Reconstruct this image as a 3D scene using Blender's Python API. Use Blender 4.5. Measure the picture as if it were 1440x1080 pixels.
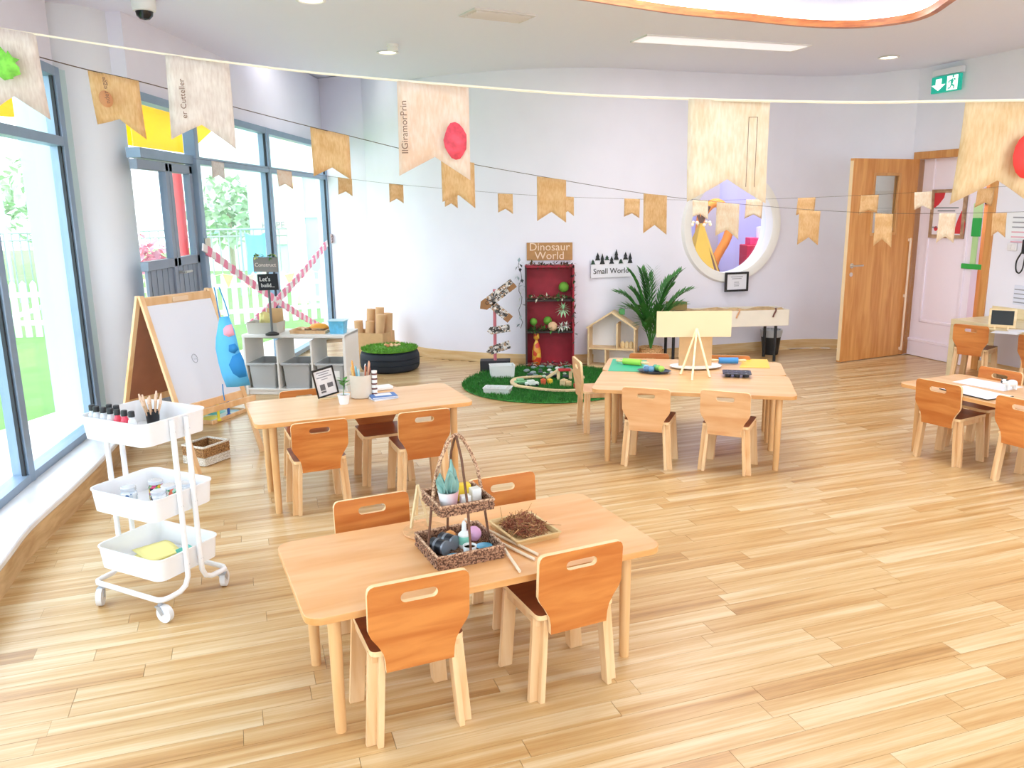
import bpy, bmesh, math, random
from mathutils import Vector, Matrix, Euler
random.seed(7)
for o in list(bpy.data.objects): bpy.data.objects.remove(o, do_unlink=True)
scene = bpy.context.scene
C = scene.collection
PI = math.pi

# ---------------------------------------------------------------- camera
F_PX, PITCH, ROLL, EYE = 1137.13, 0.2152, -0.0143, 1.6636
cp, sp, cr, sr = math.cos(PITCH), math.sin(PITCH), math.cos(ROLL), math.sin(ROLL)
_f = Vector((0, cp, -sp)); _r0 = Vector((1, 0, 0)); _u0 = Vector((0, sp, cp))
_R = cr * _r0 + sr * _u0; _U = -sr * _r0 + cr * _u0
cam_data = bpy.data.cameras.new('camera'); cam_data.lens = F_PX / 1440 * 36; cam_data.sensor_width = 36
cam_data.clip_start = 0.05; cam_data.clip_end = 200
cam = bpy.data.objects.new('camera', cam_data); C.objects.link(cam)
m = Matrix(((_R.x, _U.x, -_f.x), (_R.y, _U.y, -_f.y), (_R.z, _U.z, -_f.z))).to_4x4()
m.translation = (0, 0, EYE); cam.matrix_world = m
scene.camera = cam

def ray(px, py): return _f + _R * ((px - 720) / F_PX) - _U * ((py - 540) / F_PX)
def P(px, py, z=0.0):          # where the pixel's ray meets height z
    d = ray(px, py); s = (z - EYE) / d.z
    return Vector((0, 0, EYE)) + d * s
def D(px, py, y):              # where the pixel's ray meets depth y
    d = ray(px, py); s = y / d.y
    return Vector((0, 0, EYE)) + d * s

# ---------------------------------------------------------------- world, lights, exposure
def lin(c): 
    c /= 255.0
    return c / 12.92 if c <= .04045 else ((c + .055) / 1.055) ** 2.4
def rgb(h):
    if isinstance(h, str): h = tuple(int(h[i:i + 2], 16) for i in (0, 2, 4))
    return (lin(h[0]), lin(h[1]), lin(h[2]), 1.0)
w = bpy.data.worlds.new('world'); scene.world = w; w.use_nodes = True
bg = w.node_tree.nodes['Background']; bg.inputs[0].default_value = (0.89, 0.93, 1.0, 1); bg.inputs[1].default_value = 1.75
scene.view_settings.view_transform = 'Standard'; scene.view_settings.look = 'None'
scene.view_settings.gamma = 1.0; scene.view_settings.use_curve_mapping = False
scene.view_settings.exposure = 1.40
def area_lamp(name, loc, size, power, col=(1, 1, 1), rot=(0, 0, 0), sy=None):
    l = bpy.data.lights.new(name, 'AREA'); l.energy = power; l.color = col; l.size = size
    if sy: l.shape = 'RECTANGLE'; l.size_y = sy
    o = bpy.data.objects.new(name, l); o.location = loc; o.rotation_euler = rot; C.objects.link(o); return o
CEIL = 3.02

# ---------------------------------------------------------------- materials
MATS = {}
def _new(name):
    m = bpy.data.materials.new(name); m.use_nodes = True
    return m, m.node_tree.nodes, m.node_tree.links, m.node_tree.nodes['Principled BSDF']
def pm(name, col, rough=.55, metal=0., var=0., scale=8., bump=0., bscale=60., emit=0., trans=0., spec=.5, coat=0., alpha=1.):
    if name in MATS: return MATS[name]
    m, N, L, b = _new(name); c = rgb(col)
    b.inputs['Base Color'].default_value = c; b.inputs['Roughness'].default_value = rough; b.inputs['Metallic'].default_value = metal
    b.inputs['Specular IOR Level'].default_value = spec; b.inputs['Coat Weight'].default_value = coat
    tc = N.new('ShaderNodeTexCoord')
    if var:
        n = N.new('ShaderNodeTexNoise'); n.inputs['Scale'].default_value = scale; n.inputs['Detail'].default_value = 4
        L.new(tc.outputs['Object'], n.inputs['Vector'])
        r = N.new('ShaderNodeValToRGB'); r.color_ramp.elements[0].position = .3; r.color_ramp.elements[1].position = .7
        r.color_ramp.elements[0].color = tuple(max(0, x * (1 - var)) for x in c[:3]) + (1,)
        r.color_ramp.elements[1].color = tuple(min(1, x * (1 + var)) for x in c[:3]) + (1,)
        L.new(n.outputs[0], r.inputs[0]); L.new(r.outputs[0], b.inputs['Base Color'])
    if bump:
        n2 = N.new('ShaderNodeTexNoise'); n2.inputs['Scale'].default_value = bscale; n2.inputs['Detail'].default_value = 3
        L.new(tc.outputs['Object'], n2.inputs['Vector'])
        bp = N.new('ShaderNodeBump'); bp.inputs['Strength'].default_value = bump; bp.inputs['Distance'].default_value = .01
        L.new(n2.outputs[0], bp.inputs['Height']); L.new(bp.outputs[0], b.inputs['Normal'])
    if emit: b.inputs['Emission Color'].default_value = c; b.inputs['Emission Strength'].default_value = emit
    if trans: b.inputs['Transmission Weight'].default_value = trans
    MATS[name] = m; return m
def wood(name, c1, c2, stretch=(1.2, 14, 14), rough=.4, scale=2.2, coat=.1, rnd=.12, bump=.05):
    if name in MATS: return MATS[name]
    m, N, L, b = _new(name)
    tc = N.new('ShaderNodeTexCoord'); oi = N.new('ShaderNodeObjectInfo')
    ad = N.new('ShaderNodeVectorMath'); ad.operation = 'ADD'
    ml = N.new('ShaderNodeVectorMath'); ml.operation = 'SCALE'; ml.inputs[0].default_value = (7.3, 3.1, 5.7)
    L.new(oi.outputs['Random'], ml.inputs['Scale']); L.new(tc.outputs['Object'], ad.inputs[0]); L.new(ml.outputs[0], ad.inputs[1])
    mp = N.new('ShaderNodeMapping'); mp.inputs['Scale'].default_value = stretch; L.new(ad.outputs[0], mp.inputs['Vector'])
    n = N.new('ShaderNodeTexNoise'); n.inputs['Scale'].default_value = scale; n.inputs['Detail'].default_value = 6; n.inputs['Distortion'].default_value = .6
    L.new(mp.outputs[0], n.inputs['Vector'])
    r = N.new('ShaderNodeValToRGB'); r.color_ramp.elements[0].position = .33; r.color_ramp.elements[1].position = .68
    r.color_ramp.elements[0].color = rgb(c1); r.color_ramp.elements[1].color = rgb(c2); L.new(n.outputs[0], r.inputs[0])
    hs = N.new('ShaderNodeHueSaturation'); L.new(r.outputs[0], hs.inputs['Color'])
    mr = N.new('ShaderNodeMapRange'); mr.inputs['To Min'].default_value = 1 - rnd; mr.inputs['To Max'].default_value = 1 + rnd
    L.new(oi.outputs['Random'], mr.inputs['Value']); L.new(mr.outputs[0], hs.inputs['Value']); L.new(hs.outputs[0], b.inputs['Base Color'])
    b.inputs['Roughness'].default_value = rough; b.inputs['Coat Weight'].default_value = coat; b.inputs['Coat Roughness'].default_value = .25
    bp = N.new('ShaderNodeBump'); bp.inputs['Strength'].default_value = bump; bp.inputs['Distance'].default_value = .005
    L.new(n.outputs[0], bp.inputs['Height']); L.new(bp.outputs[0], b.inputs['Normal'])
    MATS[name] = m; return m
def glass_mat(name='window_glass', tint=(0.93, 0.98, 1.0, 1), refl=.06):
    if name in MATS: return MATS[name]
    m, N, L, b = _new(name); N.remove(b)
    t = N.new('ShaderNodeBsdfTransparent'); t.inputs[0].default_value = tint
    g = N.new('ShaderNodeBsdfGlossy'); g.inputs['Roughness'].default_value = .03
    mx = N.new('ShaderNodeMixShader'); mx.inputs[0].default_value = refl
    L.new(t.outputs[0], mx.inputs[1]); L.new(g.outputs[0], mx.inputs[2]); L.new(mx.outputs[0], N['Material Output'].inputs[0])
    MATS[name] = m; return m
def paper_mat(name, base, dark, stripe=90., rough=.85, trl=.25):   # book page: columns of fine print, fibres, some light through it
    if name in MATS: return MATS[name]
    m, N, L, b = _new(name)
    tc = N.new('ShaderNodeTexCoord'); oi = N.new('ShaderNodeObjectInfo')
    ad = N.new('ShaderNodeVectorMath'); ad.operation = 'ADD'
    cb = N.new('ShaderNodeCombineXYZ'); L.new(oi.outputs['Random'], cb.inputs[0]); L.new(oi.outputs['Random'], cb.inputs[2])
    L.new(tc.outputs['Object'], ad.inputs[0]); L.new(cb.outputs[0], ad.inputs[1])
    mp = N.new('ShaderNodeMapping'); mp.inputs['Scale'].default_value = (1, 1, .22); L.new(ad.outputs[0], mp.inputs[0])
    n = N.new('ShaderNodeTexNoise'); n.inputs['Scale'].default_value = stripe * 2; n.inputs['Detail'].default_value = 5; L.new(mp.outputs[0], n.inputs['Vector'])
    n2 = N.new('ShaderNodeTexNoise'); n2.inputs['Scale'].default_value = 16; L.new(ad.outputs[0], n2.inputs['Vector'])
    mm = N.new('ShaderNodeMath'); mm.operation = 'ADD'; L.new(n.outputs[0], mm.inputs[0]); L.new(n2.outputs[0], mm.inputs[1])
    r = N.new('ShaderNodeValToRGB'); r.color_ramp.elements[0].position = .38; r.color_ramp.elements[1].position = .62
    mh = N.new('ShaderNodeMath'); mh.operation = 'MULTIPLY'; mh.inputs[1].default_value = .5; L.new(mm.outputs[0], mh.inputs[0])
    r.color_ramp.elements[0].color = rgb(dark); r.color_ramp.elements[1].color = rgb(base); L.new(mh.outputs[0], r.inputs[0])
    L.new(r.outputs[0], b.inputs['Base Color']); b.inputs['Roughness'].default_value = rough; b.inputs['Specular IOR Level'].default_value = .15
    t = N.new('ShaderNodeBsdfTranslucent'); L.new(r.outputs[0], t.inputs[0])
    mx = N.new('ShaderNodeMixShader'); mx.inputs[0].default_value = trl; L.new(b.outputs[0], mx.inputs[1]); L.new(t.outputs[0], mx.inputs[2])
    L.new(mx.outputs[0], N['Material Output'].inputs[0])
    MATS[name] = m; return m
def wicker_mat(name, c1, c2, sc=120.):
    if name in MATS: return MATS[name]
    m, N, L, b = _new(name)
    tc = N.new('ShaderNodeTexCoord')
    n = N.new('ShaderNodeTexNoise'); n.inputs['Scale'].default_value = sc; n.inputs['Detail'].default_value = 2; L.new(tc.outputs['Object'], n.inputs['Vector'])
    r = N.new('ShaderNodeValToRGB'); r.color_ramp.elements[0].position = .42; r.color_ramp.elements[1].position = .58
    r.color_ramp.elements[0].color = rgb(c1); r.color_ramp.elements[1].color = rgb(c2); L.new(n.outputs[0], r.inputs[0]); L.new(r.outputs[0], b.inputs['Base Color'])
    b.inputs['Roughness'].default_value = .8
    MATS[name] = m; return m

# ---------------------------------------------------------------- mesh helpers
class MB:
    def __init__(s): s.v = []; s.f = []; s.mi = []; s.M = Matrix.Identity(4); s.cur = 0
    def add(s, vs, fs):
        o = len(s.v); s.v += [tuple(s.M @ Vector(p)) for p in vs]
        for f in fs: s.f.append(tuple(i + o for i in f)); s.mi.append(s.cur)
        return s
    def box(s, c, d, rz=0, rx=0, ry=0):
        R = Euler((rx, ry, rz)).to_matrix(); c = Vector(c); h = Vector(d) / 2
        vs = [c + R @ Vector((x * h.x, y * h.y, z * h.z)) for x in (-1, 1) for y in (-1, 1) for z in (-1, 1)]
        return s.add(vs, [(0, 1, 3, 2), (4, 6, 7, 5), (0, 4, 5, 1), (2, 3, 7, 6), (0, 2, 6, 4), (1, 5, 7, 3)])
    def bar(s, a, b, wd, th, up=(0, 0, 1)):     # box beam from a to b; wd across, th along 'up'
        a = Vector(a); b = Vector(b); d = (b - a); ln = d.length; d.normalize(); up = Vector(up)
        x = d.cross(up)
        if x.length < 1e-4: x = d.cross(Vector((1, 0, 0)))
        x.normalize(); u = x.cross(d).normalized()
        vs = [p + x * (i * wd / 2) + u * (j * th / 2) for p in (a, b) for i in (-1, 1) for j in (-1, 1)]
        return s.add(vs, [(0, 1, 3, 2), (4, 6, 7, 5), (0, 4, 5, 1), (2, 3, 7, 6), (0, 2, 6, 4), (1, 5, 7, 3)])
    def cyl(s, a, b, r0, r1=None, n=12, caps=True):
        r1 = r0 if r1 is None else r1; a = Vector(a); b = Vector(b); d = (b - a).normalized()
        x = d.orthogonal().normalized(); y = d.cross(x)
        vs = [a + (x * math.cos(2 * PI * i / n) + y * math.sin(2 * PI * i / n)) * r0 for i in range(n)] + \
             [b + (x * math.cos(2 * PI * i / n) + y * math.sin(2 * PI * i / n)) * r1 for i in range(n)]
        fs = [(i, (i + 1) % n, n + (i + 1) % n, n + i) for i in range(n)]
        if caps: fs += [tuple(range(n - 1, -1, -1)), tuple(range(n, 2 * n))]
        return s.add(vs, fs)
    def tube(s, pts, r, n=8, closed=False):
        pts = [Vector(p) for p in pts]; k = len(pts); vs = []; prev = None
        for i, p in enumerate(pts):
            a = pts[(i - 1) % k] if (closed or i > 0) else p; b = pts[(i + 1) % k] if (closed or i < k - 1) else p
            d = (b - a).normalized()
            if prev is None: x = d.orthogonal().normalized()
            else: x = (prev - d * prev.dot(d)).normalized()
            prev = x; y = d.cross(x); rr = r[i] if isinstance(r, (list, tuple)) else r
            vs += [p + (x * math.cos(2 * PI * j / n) + y * math.sin(2 * PI * j / n)) * rr for j in range(n)]
        fs = [(i * n + j, i * n + (j + 1) % n, ((i + 1) % k) * n + (j + 1) % n, ((i + 1) % k) * n + j) for i in range(k if closed else k - 1) for j in range(n)]
        if not closed: fs += [tuple(range(n - 1, -1, -1)), tuple(range((k - 1) * n, k * n))]
        return s.add(vs, fs)
    def lathe(s, prof, n=20, o=(0, 0, 0), sx=1., sy=1.):
        o = Vector(o); vs = []; fs = []; k = len(prof)
        for r, z in prof: vs += [o + Vector((r * sx * math.cos(2 * PI * i / n), r * sy * math.sin(2 * PI * i / n), z)) for i in range(n)]
        for j in range(k - 1): fs += [(j * n + i, j * n + (i + 1) % n, (j + 1) * n + (i + 1) % n, (j + 1) * n + i) for i in range(n)]
        if prof[0][0] > 1e-6: fs.append(tuple(range(n - 1, -1, -1)))
        if prof[-1][0] > 1e-6: fs.append(tuple(range((k - 1) * n, k * n)))
        return s.add(vs, fs)
    def ball(s, c, r, n=12, k=8, sc=(1, 1, 1)):
        return s.lathe2(c, r, n, k, sc)
    def lathe2(s, c, r, n, k, sc):
        c = Vector(c); vs = [c + Vector((0, 0, -r * sc[2]))]; fs = []
        for j in range(1, k):
            t = -PI / 2 + PI * j / k
            vs += [c + Vector((r * math.cos(t) * math.cos(2 * PI * i / n) * sc[0], r * math.cos(t) * math.sin(2 * PI * i / n) * sc[1], r * math.sin(t) * sc[2])) for i in range(n)]
        vs.append(c + Vector((0, 0, r * sc[2]))); e = len(vs) - 1
        fs += [(0, 1 + (i + 1) % n, 1 + i) for i in range(n)]
        for j in range(k - 2): fs += [(1 + j * n + i, 1 + j * n + (i + 1) % n, 1 + (j + 1) * n + (i + 1) % n, 1 + (j + 1) * n + i) for i in range(n)]
        fs += [(e, 1 + (k - 2) * n + i, 1 + (k - 2) * n + (i + 1) % n) for i in range(n)]
        return s.add(vs, fs)
    def plate(s, outer, holes=(), t=.02, edge=None, T=None):   # 2D outline (x,z) with holes, thickness along y; edge = material index of its sides
        bm = bmesh.new(); rings = []
        for lp in [outer] + list(holes):
            vv = [bm.verts.new((x, 0, z)) for x, z in lp]; rings.append(len(lp))
            for i in range(len(vv)): bm.edges.new((vv[i], vv[(i + 1) % len(vv)]))
        bmesh.ops.triangle_fill(bm, use_beauty=True, use_dissolve=False, edges=bm.edges[:])
        bm.verts.ensure_lookup_table(); bm.verts.index_update()
        base = [v.co.copy() for v in bm.verts]; tris = [tuple(v.index for v in f.verts) for f in bm.faces]; bm.free()
        n = len(base); T = T or Matrix.Identity(4)
        vs = [T @ Vector((p.x, -t / 2, p.z)) for p in base] + [T @ Vector((p.x, t / 2, p.z)) for p in base]
        fr = []; bk = []
        for a, b, c in tris:
            nrm = (base[b] - base[a]).cross(base[c] - base[a])
            if nrm.y > 0: a, b, c = a, c, b
            fr.append((a, b, c)); bk.append((n + c, n + b, n + a))
        c0 = s.cur; o = len(s.v); s.v += [tuple(s.M @ p) for p in vs]
        for f in fr + bk: s.f.append(tuple(i + o for i in f)); s.mi.append(c0)
        st = 0
        for k, ln in enumerate(rings):
            for i in range(ln):
                a = st + i; b = st + (i + 1) % ln
                s.f.append((o + a, o + b, o + n + b, o + n + a) if k == 0 else (o + b, o + a, o + n + a, o + n + b)); s.mi.append(c0 if edge is None else edge)
            st += ln
        return s
    def loft(s, A, B, caps=True):
        n = len(A); fs = [(i, (i + 1) % n, n + (i + 1) % n, n + i) for i in range(n)]
        if caps: fs += [tuple(range(n - 1, -1, -1)), tuple(range(n, 2 * n))]
        return s.add(list(A) + list(B), fs)
    def mesh(s, name, mats, smooth=True, ang=.6):
        me = bpy.data.meshes.new(name); me.from_pydata(s.v, [], s.f); me.update()
        for mt in (mats if isinstance(mats, (list, tuple)) else [mats]): me.materials.append(mt)
        me.polygons.foreach_set('material_index', s.mi)
        bm = bmesh.new(); bm.from_mesh(me); bmesh.ops.recalc_face_normals(bm, faces=bm.faces[:]); bm.to_mesh(me); bm.free()
        if smooth: me.shade_smooth(); me.set_sharp_from_angle(angle=ang)
        return me
    def build(s, name, mats, parent=None, loc=None, bevel=0, smooth=True, label=None, seg=2):
        o = bpy.data.objects.new(name, s.mesh(name, mats, smooth)); C.objects.link(o)
        if parent: o.parent = parent
        if loc is not None: o.location = loc
        if bevel:
            b = o.modifiers.new('bevel', 'BEVEL'); b.width = bevel; b.segments = seg; b.limit_method = 'ANGLE'; b.angle_limit = .7
        if label: o['label'] = label
        return o
def thing(name, label, cat, loc=(0, 0, 0), rz=0., group=None):
    o = bpy.data.objects.new(name, None); C.objects.link(o); o.location = loc; o.rotation_euler = (0, 0, rz); o.empty_display_size = .1
    return tag(o, label, cat, group)
def tag(o, label, cat, group=None, kind=None):
    o['label'] = label; o['category'] = cat
    if group: o['group'] = group
    if kind: o['kind'] = kind
    return o
def struct(o, label=None, cat=None):
    o['kind'] = 'structure'
    if label: o['label'] = label
    if cat: o['category'] = cat
    return o
def dup(root, loc=None, rz=None, label=None, group=None, parent=None):
    r = root.copy(); C.objects.link(r)
    if parent: r.parent = parent
    if loc is not None: r.location = loc
    if rz is not None: r.rotation_euler = (0, 0, rz)
    if label: r['label'] = label
    if group: r['group'] = group
    for ch in list(root.children):
        c2 = ch.copy(); C.objects.link(c2); c2.parent = r
        for g in list(ch.children):
            d = g.copy(); C.objects.link(d); d.parent = c2
    return r
def rrect(w, h, r, n=5, cx=0, cz=0):
    pts = []
    for (sx, sz, a0) in ((1, 1, 0), (-1, 1, PI / 2), (-1, -1, PI), (1, -1, 1.5 * PI)):
        for i in range(n + 1):
            a = a0 + PI / 2 * i / n
            pts.append((cx + sx * (w / 2 - r) + r * math.cos(a), cz + sz * (h / 2 - r) + r * math.sin(a)))
    return pts
def circ(r, n=24, cx=0, cz=0, rz=None): return [(cx + r * math.cos(2 * PI * i / n), cz + (rz or r) * math.sin(2 * PI * i / n)) for i in range(n)]
FLAT = Matrix.Rotation(-PI / 2, 4, 'X')       # turns a plate's (x,z) outline into (x,y) on the ground, thickness up
def catmull(pts, n=8, closed=False):
    out = []; k = len(pts); P_ = [Vector(p) for p in pts]
    for i in range(k if closed else k - 1):
        p0 = P_[(i - 1) % k] if closed or i > 0 else P_[0] * 2 - P_[1]; p1 = P_[i]; p2 = P_[(i + 1) % k]
        p3 = P_[(i + 2) % k] if closed or i < k - 2 else P_[-1] * 2 - P_[-2]
        for j in range(n):
            t = j / n; out.append(.5 * ((2 * p1) + (p2 - p0) * t + (2 * p0 - 5 * p1 + 4 * p2 - p3) * t * t + (3 * p1 - p0 - 3 * p2 + p3) * t ** 3))
    if not closed: out.append(P_[-1])
    return out
def lettering(txt, size, mat, parent, loc, rot=(PI / 2, 0, 0), depth=.002, align='CENTER', spacing=1., name='lettering'):
    cu = bpy.data.curves.new('t', 'FONT'); cu.body = txt; cu.size = size; cu.extrude = depth; cu.align_x = align; cu.align_y = 'CENTER'
    cu.space_character = spacing; cu.resolution_u = 3
    to = bpy.data.objects.new('t', cu); C.objects.link(to)
    dg = bpy.context.evaluated_depsgraph_get(); me = bpy.data.meshes.new_from_object(to.evaluated_get(dg))
    bpy.data.objects.remove(to, do_unlink=True); bpy.data.curves.remove(cu)
    me.materials.clear(); me.materials.append(mat)
    o = bpy.data.objects.new(name, me); C.objects.link(o); o.parent = parent; o.location = loc; o.rotation_euler = rot
    return o
# ================================================================ STRUCTURE
WHITE = pm('wall_paint', 'edebf5', .85, var=.015, scale=3); CEILM = pm('ceiling_paint', 'eff0ff', .9)
OAK = wood('oak_trim', 'd9a765', 'e9c38b', (1, 1, 12), .45, 2.5)
BASEW = wood('baseboard_wood', 'dcb57c', 'ebcfa0', (2, 2, 20), .5, 1.5)
ALU = pm('grey_aluminium', '8fa3b8', .4, .35, var=.05); GLASS = glass_mat()
# --- outlines (all in metres on the floor plan)
glassline = [(-1.75, -3.0), (-2.0, -1.2), (-2.15, .4), (-2.35, 2.0), (-2.57, 3.25), (-2.80, 4.42), (-2.99, 5.60)]
WX = lambda y: -2.68 + .05 * (y - 5.8)
K = (-1.80, 10.5)
backpts = [K, (-1.36, 9.65), (-.97, 9.13), (-.42, 8.83), (.05, 8.66), (.73, 8.58), (1.2, 8.68), (1.68, 8.85), (2.2, 9.03), (2.75, 9.2), (3.3, 9.36), (3.68, 9.36), (3.98, 9.22), (4.14, 9.04), (4.33, 8.97)]
bw = catmull([(x, y, 0) for x, y in backpts], 10)
bs = [0.]
for i in range(1, len(bw)): bs.append(bs[-1] + (bw[i] - bw[i - 1]).length)
def WPt(s, z, off=0.):        # point on the curved back wall: arc length, height, distance into the room
    s = max(0, min(bs[-1] - 1e-6, s)); i = 0
    while bs[i + 1] < s: i += 1
    t = (s - bs[i]) / (bs[i + 1] - bs[i]); p = bw[i].lerp(bw[i + 1], t)
    a = bw[max(0, i - 2)]; b = bw[min(len(bw) - 1, i + 3)]; d = (b - a).normalized()
    n = Vector((d.y, -d.x, 0)); q = p + n * off; return Vector((q.x, q.y, z))
def wall_s(px, py):           # arc length at which a pixel's ray meets the back wall, and the height there
    d = ray(px, py); best = None
    for i in range(len(bw) - 1):
        a, b = bw[i], bw[i + 1]; e = b - a; den = d.x * e.y - d.y * e.x
        if abs(den) < 1e-9: continue
        u = (a.x * d.y - a.y * d.x) / den * 1.0
        u = (d.x * (0 - a.y) - d.y * (0 - a.x)) / (d.x * e.y - d.y * e.x)
        if 0 <= u <= 1:
            q = a + e * u; k = q.y / d.y; best = (bs[i] + u * e.length, EYE + d.z * k)
    return best
R0 = Vector((4.33, 8.97, 0)); RW = Vector((.3219, -.9468, 0)); RN = Vector((-.9468, -.3219, 0))   # right wall: start, direction, normal into the room
def RP(t, z, off=0.): q = R0 + RW * t + RN * off; return Vector((q.x, q.y, z))
def rwall_t(px, py):
    d = ray(px, py); n = RN; k = (R0 - Vector((0, 0, EYE))).dot(n) / d.dot(n); q = Vector((0, 0, EYE)) + d * k
    return (q - R0).dot(RW), q.z
RLEN = 12.6; RRZ = math.atan2(RW.y, RW.x)
room = [(x, y) for x, y in glassline] + [(-3.1, 5.75), (-2.72, 6.05), (-2.67, 6.2), (WX(10.95), 10.95)] + [(p.x, p.y) for p in bw[::3]] + [(R0.x, R0.y), (RP(RLEN, 0).x, RP(RLEN, 0).y)]
def inside(x, y, poly):
    r = False; j = len(poly) - 1
    for i in range(len(poly)):
        xi, yi = poly[i]; xj, yj = poly[j]
        if (yi > y) != (yj > y) and x < (xj - xi) * (y - yi) / (yj - yi) + xi: r = not r
        j = i
    return r

# --- floor: base slab, the nearest planks one by one, the rest as one part
def plank_mat(name, per_object):
    m, N, L, b = _new(name)
    uv = N.new('ShaderNodeUVMap'); uv.uv_map = 'uv'
    if per_object: rn = N.new('ShaderNodeObjectInfo').outputs['Random']
    else:
        at = N.new('ShaderNodeAttribute'); at.attribute_name = 'rnd'; rn = at.outputs['Fac']
    cb = N.new('ShaderNodeCombineXYZ'); k = N.new('ShaderNodeMath'); k.operation = 'MULTIPLY'; k.inputs[1].default_value = 53.; L.new(rn, k.inputs[0])
    L.new(k.outputs[0], cb.inputs[2]); L.new(k.outputs[0], cb.inputs[0])
    ad = N.new('ShaderNodeVectorMath'); ad.operation = 'ADD'; L.new(uv.outputs[0], ad.inputs[0]); L.new(cb.outputs[0], ad.inputs[1])
    def noise(sc, s, det, dist):
        mp = N.new('ShaderNodeMapping'); mp.inputs['Scale'].default_value = s; L.new(ad.outputs[0], mp.inputs[0])
        n = N.new('ShaderNodeTexNoise'); n.inputs['Scale'].default_value = sc; n.inputs['Detail'].default_value = det; n.inputs['Distortion'].default_value = dist
        L.new(mp.outputs[0], n.inputs['Vector']); return n
    n1 = noise(1., (.8, 22, 1), 3, .25); n2 = noise(1., (5, 120, 1), 5, .8)
    mx = N.new('ShaderNodeMath'); mx.operation = 'MULTIPLY_ADD'; mx.inputs[1].default_value = .35; L.new(n2.outputs[0], mx.inputs[0]); L.new(n1.outputs[0], mx.inputs[2])
    a2 = N.new('ShaderNodeMath'); a2.operation = 'MULTIPLY_ADD'; a2.inputs[1].default_value = .22; L.new(rn, a2.inputs[0]); L.new(mx.outputs[0], a2.inputs[2])
    r = N.new('ShaderNodeValToRGB'); L.new(a2.outputs[0], r.inputs[0]); e = r.color_ramp.elements
    e[0].position = .44; e[0].color = rgb('a37743'); e[1].position = 1.0; e[1].color = rgb('dfc79f')
    x = e.new(.62); x.color = rgb('c2965f'); x = e.new(.80); x.color = rgb('d0ad7a')
    L.new(r.outputs[0], b.inputs['Base Color']); b.inputs['Roughness'].default_value = .30; b.inputs['Specular IOR Level'].default_value = .5
    bp = N.new('ShaderNodeBump'); bp.inputs['Strength'].default_value = .04; bp.inputs['Distance'].default_value = .002
    L.new(n2.outputs[0], bp.inputs['Height']); L.new(bp.outputs[0], b.inputs['Normal'])
    return m
def flat_poly(name, poly, z0, z1, mat, holes=()):
    mb = MB(); T = Matrix.Translation((0, 0, (z0 + z1) / 2)) @ FLAT
    mb.plate(poly, holes, z1 - z0, T=T); return mb.build(name, mat, smooth=False)
floor = struct(flat_poly('floor', room, -.12, -.0035, pm('floor_joint', '8a6a40', .7)))
TH = .325; fu = Vector((math.cos(TH), math.sin(TH), 0)); fv = Vector((-math.sin(TH), math.cos(TH), 0)); PW, PL = .09, .86
full = []; part = []
for j in range(-70, 150):
    off = random.random() * PL
    for i in range(-10, 15):
        u0 = i * PL + off; c0 = fu * (u0 + PL / 2) + fv * (j + .5) * PW
        cs = [c0 + fu * a * PL / 2 + fv * b * PW / 2 for a in (-1, 1) for b in (-1, 1)]
        k = sum(inside(p.x, p.y, room) for p in cs)
        if c0.y < -2.8: continue
        if k == 4: full.append(c0)
        elif k > 0: part.append(c0)
def seen(p):
    d = p - Vector((0, 0, EYE)); z = d.dot(_f)
    if z < .3: return None
    x = d.dot(_R) / z * F_PX; y = d.dot(_U) / z * F_PX
    return z if (abs(x) < 1000 and abs(y) < 640) else None
vis = sorted([p for p in full if seen(p)], key=lambda p: seen(p)); near = vis[:300]; ns = set(id(p) for p in near)
mb = MB(); mb.box((0, 0, -.00225), (PL - .0016, PW - .0016, .0045)); pme = mb.mesh('plank', plank_mat('plank_wood', True), False)
def put_uv(me, fn):
    uvl = me.uv_layers.new(name='uv')
    for lp in me.loops:
        uvl.data[lp.index].uv = fn(me.vertices[lp.vertex_index].co)
put_uv(pme, lambda c: (c.x, c.y))
for p in near:
    o = bpy.data.objects.new('plank', pme); C.objects.link(o); o.parent = floor; o.location = p; o.rotation_euler = (0, 0, TH)
mb = MB(); rr = []; uvs = []
def cell(c0, a0, a1, rv):
    q = [c0 + fu * a + fv * b for a, b in ((a0, -PW / 2 + .0008), (a1, -PW / 2 + .0008), (a1, PW / 2 - .0008), (a0, PW / 2 - .0008))]
    mb.add(q, [(0, 1, 2, 3)]); rr.append(rv); uvs.extend([(a0, -PW / 2), (a1, -PW / 2), (a1, PW / 2), (a0, PW / 2)])
for p in full:
    if id(p) not in ns: cell(p, -PL / 2 + .0008, PL / 2 - .0008, random.random())
for p in part:
    rv = random.random(); n = 19
    for i in range(n):
        a0 = -PL / 2 + PL * i / n; a1 = a0 + PL / n; q0 = p + fu * (a0 + a1) / 2
        if all(inside(*(q0 + fv * b)[:2], room) for b in (-.04, .04)): cell(p, a0, a1, rv)
me = bpy.data.meshes.new('plank_field'); me.from_pydata(mb.v, [], mb.f); me.update(); me.materials.append(plank_mat('plank_wood_field', False))
at = me.attributes.new('rnd', 'FLOAT', 'FACE'); at.data.foreach_set('value', rr)
ul = me.uv_layers.new(name='uv')
for i, l in enumerate(me.loops): ul.data[i].uv = uvs[l.vertex_index]
o = bpy.data.objects.new('plank_field', me); C.objects.link(o); o.parent = floor; o['kind'] = 'stuff'

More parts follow.
